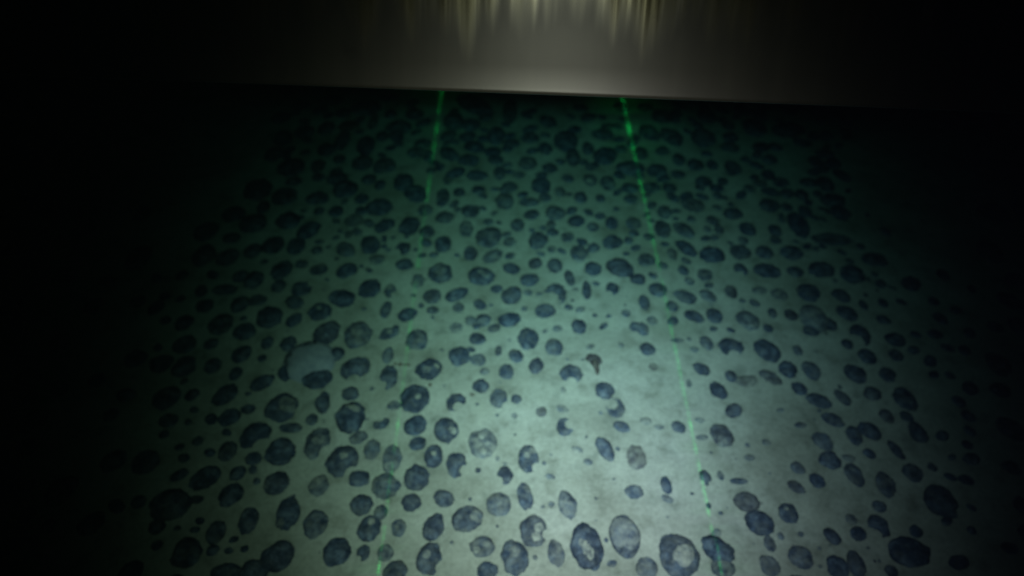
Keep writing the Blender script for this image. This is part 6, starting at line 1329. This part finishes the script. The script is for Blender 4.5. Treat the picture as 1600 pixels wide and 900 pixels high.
(0.1383,0.2615,-0.001,0.0149,0.0124,0.0056,-3.07,0.22918259524696377,0),
(-0.1041,0.2241,-0.001,0.0157,0.0136,0.0071,2.86,0.11116027166104168,0),
(-0.4467,0.2734,-0.0011,0.0172,0.0146,0.0053,-2.5,0.343797487505648,0),
(-0.4203,0.2293,-0.001,0.0156,0.0136,0.0061,2.5,0.19532759504595665,0),
(0.0828,0.3919,-0.0016,0.0237,0.0224,0.0076,-2.5,0.3678513182227048,0),
(0.4168,0.325,-0.0012,0.0178,0.0167,0.0073,1.64,0.1820274816426319,0),
(-0.2761,0.3871,-0.0009,0.0143,0.0134,0.0043,1.29,0.3928356426689348,0),
(-0.3007,0.228,-0.0008,0.0121,0.0108,0.0048,1.53,0.1773646310447232,0),
(-0.2138,0.3726,-0.0013,0.0203,0.0173,0.0092,-2.64,0.08371152942706012,0),
(-0.2661,0.2432,-0.0011,0.0162,0.0151,0.005,1.55,0.37766577859567585,0),
(0.4672,0.3292,-0.0013,0.0199,0.0176,0.0075,-2.72,0.2141592881290214,0),
(0.3458,0.3275,-0.0014,0.0215,0.02,0.0104,1.48,0.06553530354227687,0),
(-0.0433,0.3225,-0.0013,0.0192,0.0185,0.0091,1.63,0.10747132723524425,0),
(0.0055,0.3296,-0.0014,0.0212,0.0187,0.0099,-2.6,0.08564000367009186,0),
(0.5273,0.255,-0.001,0.0144,0.0138,0.005,-2.97,0.30013459725547137,0),
(0.3855,0.2218,-0.0013,0.0193,0.0184,0.0064,2.04,0.3402968971680304,0),
(-0.5226,0.3339,-0.0009,0.0148,0.0122,0.0047,1.69,0.2848664813192399,0),
(0.5453,0.336,-0.0011,0.0188,0.0149,0.0052,2.53,0.3705491351718909,0),
(0.3912,0.3748,-0.0013,0.0188,0.0179,0.0072,1.32,0.22719969798759926,0),
(0.3768,0.2609,-0.0016,0.0239,0.0234,0.013,0.87,0.011509446520079925,0),
(-0.151,0.2225,-0.0011,0.0152,0.0151,0.0055,1.91,0.3081853006328837,0),
(0.1121,0.3081,-0.0014,0.0203,0.018,0.0076,-3.09,0.24583141767944677,0),
(0.3258,0.2379,-0.0013,0.0182,0.0173,0.0071,1.75,0.23002301413356482,0),
(-0.0906,0.3884,-0.0011,0.0167,0.0153,0.0059,-2.51,0.28759947126324986,0),
(-0.5115,0.2723,-0.0014,0.0225,0.0191,0.0094,2.4,0.12362829569525027,0),
(0.5719,0.4037,-0.0011,0.0183,0.0155,0.0067,2.59,0.20076313526881276,0),
(0.0233,0.2284,-0.001,0.0141,0.0135,0.0051,2.83,0.30722093230055536,0),
(0.1719,0.3892,-0.001,0.0141,0.0129,0.0048,3.05,0.3190276858621736,0),
(-0.2054,0.2857,-0.0008,0.0129,0.0106,0.0045,2.96,0.2653753019896875,0),
(0.3544,0.295,-0.0011,0.016,0.0149,0.0069,1.02,0.1475319351933313,0),
(-0.1424,0.285,-0.0009,0.0135,0.0121,0.007,1.77,0.004096652780923771,0),
(-0.0359,0.2675,-0.0008,0.0122,0.0115,0.0064,1.81,0.027625165873550597,0),
(0.2567,0.2552,-0.0007,0.0108,0.0101,0.0037,2.86,0.32970831770962283,0),
(0.1272,0.3694,-0.0009,0.0131,0.0123,0.0047,-3.09,0.2917138491263152,0),
(-0.1938,0.3174,-0.0007,0.0125,0.0094,0.0061,-2.64,0.0032819035738965497,0),
(0.2225,0.3486,-0.0013,0.0198,0.0179,0.0088,-2.69,0.12552978813494034,0),
(0.5714,0.3629,-0.0008,0.0131,0.0115,0.0061,1.75,0.04092879873450417,0),
(0.092,0.2202,-0.0008,0.0116,0.0114,0.0048,-2.48,0.22087489931271886,0),
(0.1561,0.3528,-0.001,0.0148,0.0136,0.0045,1.51,0.3904412286057213,0),
(-0.327,0.3223,-0.0009,0.0134,0.0115,0.0046,-2.71,0.28717187247605813,0),
(-0.4429,0.3234,-0.0009,0.0139,0.0122,0.0045,3.06,0.31095109969777557,0),
(-0.2403,0.2755,-0.0012,0.017,0.0164,0.0082,1.81,0.08927491364665455,0),
(0.3842,0.3258,-0.0009,0.0129,0.0121,0.0056,2.8,0.1416272012905116,0),
(-0.4708,0.3883,-0.001,0.0157,0.0144,0.0074,2.24,0.05839197913699188,0),
(-0.0545,0.3663,-0.001,0.0151,0.0141,0.0047,3.0,0.3896695555048244,0),
(-0.2713,0.3513,-0.0015,0.0233,0.0204,0.0072,1.57,0.3450546060054651,0),
(-0.2799,0.3155,-0.0009,0.0131,0.0116,0.0047,1.59,0.2569297944051181,0),
(-0.3885,0.3951,-0.0016,0.0242,0.0221,0.0074,0.88,0.3677083186387655,0),
(-0.208,0.221,-0.0011,0.0173,0.0156,0.008,1.69,0.07925617187493228,0),
(0.0594,0.3099,-0.0014,0.0198,0.0182,0.0075,1.78,0.23835769710629218,0),
(-0.4648,0.42,-0.0012,0.0187,0.0177,0.0078,0.99,0.15942489425887213,0),
(0.4707,0.2598,-0.0008,0.0121,0.0115,0.0046,1.54,0.23588446191715745,0),
(-0.4598,0.2991,-0.0008,0.0126,0.011,0.0039,2.98,0.34919844748116136,0),
(0.5009,0.231,-0.0009,0.0143,0.0119,0.004,1.67,0.3756538822108203,0),
(0.043,0.4142,-0.0009,0.0145,0.0129,0.0059,1.74,0.16256237161293147,0),
(0.2312,0.2244,-0.0008,0.0122,0.0117,0.0062,1.51,0.05298599914462097,0),
(-0.2849,0.4201,-0.001,0.016,0.0139,0.0058,2.55,0.2387111303580347,0),
(0.3497,0.4033,-0.0013,0.0217,0.0186,0.0064,1.59,0.35838251117242376,0),
(0.2254,0.2608,-0.0009,0.0139,0.011,0.0052,2.65,0.20058532137323404,0),
(0.2465,0.418,-0.0008,0.0125,0.0109,0.0042,2.83,0.3064060699037324,0),
(0.029,0.265,-0.0009,0.0149,0.011,0.0068,3.06,0.042250539535064,0),
(0.0632,0.2234,-0.0008,0.012,0.0105,0.0062,2.68,0.019820383954627287,0),
(-0.8399,0.5826,-0.0007,0.0133,0.0102,0.0047,-2.5,0.14229913177228462,0),
(-0.7303,0.4504,-0.0009,0.0149,0.0118,0.0049,-2.55,0.23714620160094377,0),
(-0.7691,0.6415,-0.001,0.0189,0.0145,0.0056,2.18,0.25900572555020906,0),
(-0.9658,0.6976,-0.0015,0.0299,0.0217,0.009,1.65,0.20651410121289335,0),
(-0.8401,0.4415,-0.0013,0.0225,0.0186,0.0071,1.78,0.2558154999245695,0),
(-0.9664,1.1096,-0.0012,0.0264,0.0182,0.009,1.81,0.06288616167937683,0),
(-0.5314,0.4385,-0.0012,0.019,0.0173,0.0087,1.06,0.06705394328754401,0),
(-0.8772,0.9258,-0.0012,0.023,0.0166,0.0064,1.59,0.24353872194155163,0),
(-0.7108,0.9618,-0.001,0.0178,0.0151,0.0065,1.54,0.12503839178862794,0),
(-1.176,1.0249,-0.0009,0.0206,0.0134,0.007,1.29,0.030862544035075233,0),
(-1.1411,1.1213,-0.0017,0.0397,0.0246,0.0136,1.5,0.008177961815523138,0),
(-0.9222,0.7459,-0.0009,0.0167,0.0132,0.0058,1.65,0.132605690395569,0),
(-0.6829,0.5659,-0.0016,0.0263,0.0219,0.0088,1.2,0.22781543968079443,0),
(-0.7135,0.7742,-0.001,0.0176,0.0147,0.0077,1.32,0.018008715800773123,0),
(-0.8157,0.8601,-0.0013,0.0258,0.0193,0.0088,2.11,0.1332737684889729,0),
(-0.8312,0.7768,-0.0014,0.026,0.021,0.0091,2.27,0.14572165975332652,0),
(-1.0896,1.2422,-0.0022,0.0519,0.0321,0.0115,1.39,0.28520770803677836,0),
(-1.06,1.0081,-0.0014,0.0288,0.0198,0.0075,1.32,0.24382871665350103,0),
(-1.2477,1.2372,-0.0017,0.043,0.0255,0.009,1.57,0.2933910338046366,0),
(-0.754,1.088,-0.0018,0.0361,0.0271,0.0146,1.51,0.002513355457693289,0),
(-0.8072,0.7346,-0.0009,0.0175,0.0129,0.0059,2.16,0.1501707800699392,0),
(-0.7922,1.0205,-0.0011,0.0195,0.0173,0.0061,2.63,0.2307787897122578,0),
(-0.7747,0.5108,-0.0007,0.0123,0.0101,0.0053,2.07,0.036500562372463075,0),
(-0.6152,0.512,-0.0012,0.0212,0.0169,0.009,0.84,0.05845705642433647,0),
(-0.6666,0.8258,-0.0012,0.0205,0.0199,0.0089,2.11,0.07594551531128503,0),
(-1.191,1.284,-0.0012,0.0281,0.0194,0.0097,1.63,0.017476446081485596,0),
(-0.8784,0.6493,-0.0007,0.012,0.0117,0.005,2.82,0.09957862532076431,0),
(-0.8943,1.2545,-0.0017,0.0329,0.0275,0.0094,1.4,0.23948466002817106,0),
(-0.6534,0.7455,-0.001,0.0163,0.0149,0.0071,-2.91,0.06203675594871526,0),
(-1.027,0.7906,-0.0015,0.0264,0.026,0.0098,2.59,0.15340642980008126,0),
(-0.5889,0.5399,-0.0008,0.0151,0.0107,0.0066,2.51,0.01250394612840936,0),
(-0.9115,0.6094,-0.0012,0.0224,0.0167,0.0079,2.11,0.11880394437378716,0),
(-0.9335,0.8914,-0.0016,0.0282,0.0256,0.0116,1.79,0.05596774869005609,0),
(-1.1289,0.9522,-0.0017,0.0369,0.0247,0.01,1.52,0.20633540737336473,0),
(-0.8811,1.0315,-0.0016,0.0318,0.0245,0.0116,1.64,0.06891025689867426,0),
(-0.625,0.6178,-0.0013,0.022,0.0189,0.0081,1.54,0.17176714768508541,0),
(-0.8326,0.6397,-0.0014,0.0235,0.0202,0.0088,1.93,0.13745246730229818,0),
(-0.74,0.5048,-0.0007,0.0139,0.0097,0.0054,-2.42,0.05903181415917644,0),
(-0.7154,0.5242,-0.0009,0.0154,0.0134,0.0058,1.42,0.16109430272404207,0),
(-0.8921,0.7036,-0.001,0.019,0.0156,0.0069,1.37,0.12085090783794486,0),
(-0.7867,0.5873,-0.001,0.0169,0.0155,0.0058,2.58,0.2334728910283782,0),
(-1.0378,1.0582,-0.0013,0.0285,0.0183,0.0066,1.52,0.29692942046657117,0),
(-0.7978,1.2268,-0.0013,0.0276,0.0194,0.0089,1.75,0.10229389577921955,0),
(-0.9228,0.9965,-0.0014,0.0292,0.0205,0.0095,1.22,0.11499486903709023,0),
(-0.9048,1.1882,-0.0014,0.0297,0.0219,0.0098,1.64,0.10099524332066619,0),
(-0.7673,0.7546,-0.0011,0.0205,0.0148,0.0074,2.27,0.09788178476005295,0),
(-0.7195,0.4747,-0.0009,0.0154,0.0139,0.0065,1.41,0.09584473114474011,0),
(-0.7915,0.9508,-0.0012,0.024,0.018,0.0088,1.63,0.07357557340172645,0),
(-0.7357,0.5724,-0.0008,0.0133,0.0113,0.0057,-2.72,0.05250884849621019,0),
(-0.779,0.4488,-0.0007,0.0118,0.0107,0.0053,1.15,0.05439190065184308,0),
(-0.8875,0.5505,-0.0012,0.0227,0.0182,0.009,1.15,0.07150397337636961,0),
(-0.8451,0.4814,-0.0008,0.0138,0.0108,0.0051,-2.49,0.12024116460822057,0),
(-0.9767,0.8013,-0.0013,0.0228,0.0211,0.0097,-3.03,0.045338569690276505,0),
(-0.5581,0.5461,-0.0008,0.0125,0.0114,0.0045,2.0,0.2179761351116893,0),
(-0.6611,0.7049,-0.0008,0.0137,0.0124,0.0046,1.27,0.23857677771245686,0),
(-0.9522,0.9453,-0.0015,0.0273,0.0232,0.009,1.5,0.17224399920461117,0),
(-0.6749,0.5074,-0.0008,0.0134,0.0105,0.0042,2.42,0.26308490584105265,0),
(-1.0173,1.1164,-0.0015,0.0296,0.0245,0.011,1.37,0.06080217080129255,0),
(-0.7807,0.6902,-0.0015,0.0275,0.0214,0.0085,0.86,0.23367685696923707,0),
(-0.8081,0.5069,-0.0012,0.0184,0.0181,0.0061,1.07,0.28585445865143533,0),
(0.9464,0.9623,-0.0013,0.027,0.0184,0.0098,2.06,0.036285592812657294,0),
(0.9967,0.6655,-0.0012,0.0218,0.0197,0.0065,1.39,0.2798586977975095,0),
(0.7757,0.6049,-0.0009,0.0148,0.0129,0.0054,2.84,0.1705472243537897,0),
(1.2391,1.2259,-0.0014,0.0333,0.02,0.0085,1.76,0.1705270687931763,0),
(1.0466,0.9496,-0.0016,0.0306,0.0251,0.0129,1.79,5.07208191301789e-05,0),
(1.1015,1.2381,-0.0013,0.0319,0.0196,0.0069,1.6,0.29747413732477396,0),
(0.9845,1.0245,-0.0011,0.0205,0.0199,0.009,-2.83,0.022694012754206048,0),
(0.8991,0.6045,-0.001,0.0184,0.0162,0.0076,0.9,0.07325406424170304,0),
(0.8113,0.6783,-0.0014,0.0257,0.0207,0.0099,2.33,0.09074923099278576,0),
(0.8544,0.8111,-0.0015,0.028,0.0225,0.0087,1.4,0.22270207661514435,0),
(0.9662,0.7464,-0.0009,0.0164,0.0125,0.005,1.87,0.2113361644339291,0),
(0.8681,0.4862,-0.0014,0.024,0.0201,0.0083,1.03,0.191202468241686,0),
(1.3269,1.2408,-0.0019,0.041,0.0325,0.0148,1.75,0.03163374761548898,0),
(0.961,0.7967,-0.0015,0.03,0.0213,0.0102,0.98,0.10745679665935001,0),
(0.8507,0.44,-0.001,0.0185,0.0148,0.007,-2.46,0.11814380119040595,0),
(1.184,1.1481,-0.0016,0.0372,0.0227,0.0098,1.74,0.1667580911957169,0),
(1.1293,0.9971,-0.0011,0.0252,0.0167,0.0082,1.34,0.06935929467727132,0),
(0.7509,0.4927,-0.0012,0.0199,0.0172,0.0068,2.77,0.22436565627289962,0),
(0.9325,0.8979,-0.0013,0.0237,0.0199,0.0079,1.8,0.16546506190827093,0),
(0.7864,0.5259,-0.0011,0.018,0.0163,0.006,2.61,0.25143471611843277,0),
(1.2052,1.295,-0.0016,0.0349,0.0264,0.0131,1.33,0.003141795617455578,0),
(0.8951,0.7516,-0.0013,0.0251,0.0196,0.007,1.27,0.28058224605372395,0),
(1.1655,1.2226,-0.0012,0.0273,0.0187,0.0062,1.78,0.2973467361138497,0),
(1.0243,0.8702,-0.0012,0.0251,0.0178,0.0074,1.98,0.18768533843283886,0),
(0.7604,0.5427,-0.0008,0.0148,0.012,0.0063,1.12,0.046846934846084716,0),
(0.8466,0.5226,-0.0013,0.024,0.0189,0.0092,2.15,0.09413695278127747,0),
(0.9135,0.8238,-0.0009,0.0165,0.0135,0.0065,0.92,0.059210435973337666,0),
(0.8901,0.5705,-0.0009,0.016,0.0124,0.0048,1.76,0.24411362823348293,0),
(1.1102,0.8934,-0.0015,0.0296,0.0234,0.0078,1.62,0.29006033675917664,0),
(1.0376,1.2304,-0.0018,0.0336,0.0312,0.0144,2.09,0.006923534100671613,0),
(0.8078,0.4745,-0.0013,0.0226,0.0177,0.008,0.94,0.15671768179384624,0),
(0.7316,0.443,-0.0007,0.0119,0.0104,0.0042,2.04,0.21082064304609144,0),
(1.3132,1.1704,-0.0012,0.0275,0.0188,0.0066,1.8,0.2578621977317147,0),
(0.7065,0.4726,-0.0007,0.0123,0.0095,0.0049,3.06,0.09030199686339392,0),
(1.0174,0.7127,-0.0013,0.0231,0.0211,0.0091,2.52,0.09354437481883282,0),
(1.1296,1.0525,-0.0015,0.0308,0.0246,0.0112,1.77,0.05754531430683285,0),
(1.2293,1.0443,-0.0018,0.0354,0.0296,0.0091,1.26,0.2955704538217151,0),
(0.8326,0.6374,-0.0009,0.0156,0.0127,0.006,2.05,0.09411473170227676,0),
(1.0737,1.0823,-0.0011,0.0238,0.0152,0.0069,2.08,0.14136092186734936,0),
(0.8303,0.7552,-0.001,0.0174,0.0152,0.0078,-3.03,0.017951756736119893,0),
(0.9615,0.6189,-0.0014,0.0246,0.023,0.011,2.63,0.03409416915387031,0),
(0.9024,0.6528,-0.0015,0.0269,0.0209,0.0089,1.44,0.17047171459317825,0),
(0.9133,0.7042,-0.0009,0.0158,0.0124,0.0047,1.56,0.24159831831464956,0),
(0.9296,0.5711,-0.0014,0.0261,0.0189,0.0077,2.23,0.23508921700079127,0),
(0.9179,0.5241,-0.0015,0.0284,0.0218,0.0084,1.77,0.25852851712322483,0),
(1.1815,0.9869,-0.0012,0.0236,0.0194,0.007,1.12,0.20672584745800252,0),
(0.9771,1.1057,-0.0018,0.0381,0.0264,0.0096,1.62,0.2668309414217335,0),
(1.0626,0.78,-0.0013,0.0267,0.0188,0.0094,1.34,0.06759557406685913,0),
(0.8892,0.8995,-0.0008,0.0147,0.0139,0.0045,2.73,0.2787071527738273,0),
(0.9533,0.6673,-0.0008,0.0144,0.0123,0.0054,0.81,0.1131193924251361,0),
]

def patch_mesh(verts, faces, cx, cy, pr, seed, cz):
    """a drape of mud over the nodule's skin, thinning out at an uneven edge"""
    lift = []
    for v in verts:
        d = math.hypot(v.x - cx, v.y - cy) / pr
        n = noise.noise(Vector((v.x, v.y, v.z)) * 90 + Vector((seed, 0, 0)))
        n2 = noise.noise(Vector((v.x, v.y, v.z)) * 260 + Vector((0, seed, 0)))
        lift.append(1 - d * d + 0.55 * n + 0.3 * n2 if v.z > -0.35 * cz else -1)
    keep = [f for f in faces if max(lift[i] for i in f) > -0.1]
    idx = {}
    pv = []
    for f in keep:
        for i in f:
            if i not in idx:
                idx[i] = len(pv)
                v = verts[i]
                h = max(-0.12, min(0.6, lift[i])) * 0.10 * min(pr, 0.03)
                nrm = Vector((v.x * 0.4, v.y * 0.4, v.z + 0.5 * cz)).normalized()
                pv.append(v + nrm * h)
    return pv, [tuple(idx[i] for i in f) for f in keep]

seen = {}
for k, (name, label, cat, X, Y, Z, A, B, cz, rot, dust, hue, bites, pats, det) in enumerate(NODULES):
    smooth = len(pats) == 1 and pats[0][2] > 0.8 * math.sqrt(A * B)
    vs = nodule_verts(k + 1, A, B, cz, rot, bites, det, 0.35 if smooth else 1.0)
    o = bpy.data.objects.new(name, add_mesh(name, vs, ICO[det][1], ROCK, (dust, hue)))
    C.objects.link(o)
    o.location = (X, Y, Z + ground_z(X, Y))
    o["label"] = label
    o["category"] = cat
    if name == "nodule": o["group"] = "dark nodules lying on the seabed"
    for j, (px, py, pr) in enumerate(pats):
        thick = pr < 0                              # a proper blob of mud, not just a film
        pr = abs(pr)
        pv, pf = patch_mesh(vs, ICO[det][1], px, py, pr, k * 1.7 + j * 5.1, cz)
        if not pf: continue
        veil = pr > 0.8 * math.sqrt(A * B)          # a thin grey film over nearly the whole nodule
        film = 1.05 if thick else (0.95 if pr > 1.05 * math.sqrt(A * B) else 0.6) if veil else 0.95 if pr < 0.24 * math.sqrt(A * B) else 0.6
        c = bpy.data.objects.new("mud_patch", add_mesh("mud_patch", pv, pf, ROCK, (film, hue, (0.75 if pr > 1.05 * math.sqrt(A * B) else 0.12) if veil else 0.0)))
        C.objects.link(c)
        c.parent = o

wedge = bpy.data.objects["wedge_fragment"]
bm = bmesh.new()
path = [(0.001, -0.006, 0.004), (0.004, -0.018, 0.003), (0.005, -0.027, 0.002), (0.004, -0.034, -0.001)]
rad = [0.007, 0.005, 0.0035, 0.0018]
rings = []
for (x, y, z), r in zip(path, rad):
    rings.append([bm.verts.new((x + r * math.cos(k * math.pi / 4), y, z + r * math.sin(k * math.pi / 4))) for k in range(8)])
for p, q in zip(rings, rings[1:]):
    for k in range(8):
        bm.faces.new((p[k], p[(k + 1) % 8], q[(k + 1) % 8], q[k]))
bm.faces.new(rings[0][::-1]); bm.faces.new(rings[-1])
bmesh.ops.recalc_face_normals(bm, faces=bm.faces)
sv = [v.co.copy() for v in bm.verts]; sf = [tuple(v.index for v in f.verts) for f in bm.faces] if bm.verts.index_update() is None else []
bm.free()
stalk = bpy.data.objects.new("stalk", add_mesh("stalk", sv, sf, ROCK, (0.1, 0.8)))
C.objects.link(stalk)
stalk.parent = wedge

# the smallest pebbles and the ones that fade into the dark: one mass
allv, allf, allt = [], [], []
for k, (X, Y, Z, A, B, cz, rot, dust, hue) in enumerate(SMALL):
    vs = nodule_verts(500 + k, A, B, cz, rot, (), 3)
    g = ground_z(X, Y)
    b0 = len(allv)
    allv += [v + Vector((X, Y, Z + g)) for v in vs]
    allf += [tuple(i + b0 for i in f) for f in ICO[3][1]]
    allt += [dust, hue, 0.0, 1.0] * len(vs)
o = bpy.data.objects.new("nodule_rubble", add_mesh("nodule_rubble", allv, allf, ROCK, allt))
C.objects.link(o)
o["kind"] = "stuff"

# ------------------------------------------------------------------ the water itself: one closed box of even, faintly blue-green haze
bm = bmesh.new()
bmesh.ops.create_cube(bm, size=1)
for v in bm.verts:
    v.co = Vector((v.co.x * 90, v.co.y * 90, -1.2 + (v.co.z + 0.5) * 3.9))
hm = bpy.data.materials.new("water_haze")
hm.use_nodes = True
nt = hm.node_tree
nt.nodes.remove(nt.nodes["Principled BSDF"])
pv = nt.nodes.new("ShaderNodeVolumePrincipled")
pv.inputs["Color"].default_value = (0.0001, 0.0004, 0.0006, 1)
pv.inputs["Absorption Color"].default_value = (0.0, 0.815, 0.98, 1)
pv.inputs["Density"].default_value = 0.75
pv.inputs["Anisotropy"].default_value = 0.0
nt.links.new(pv.outputs[0], nt.nodes["Material Output"].inputs["Volume"])
hz = link("haze", bm, hm)
hz["kind"] = "stuff"
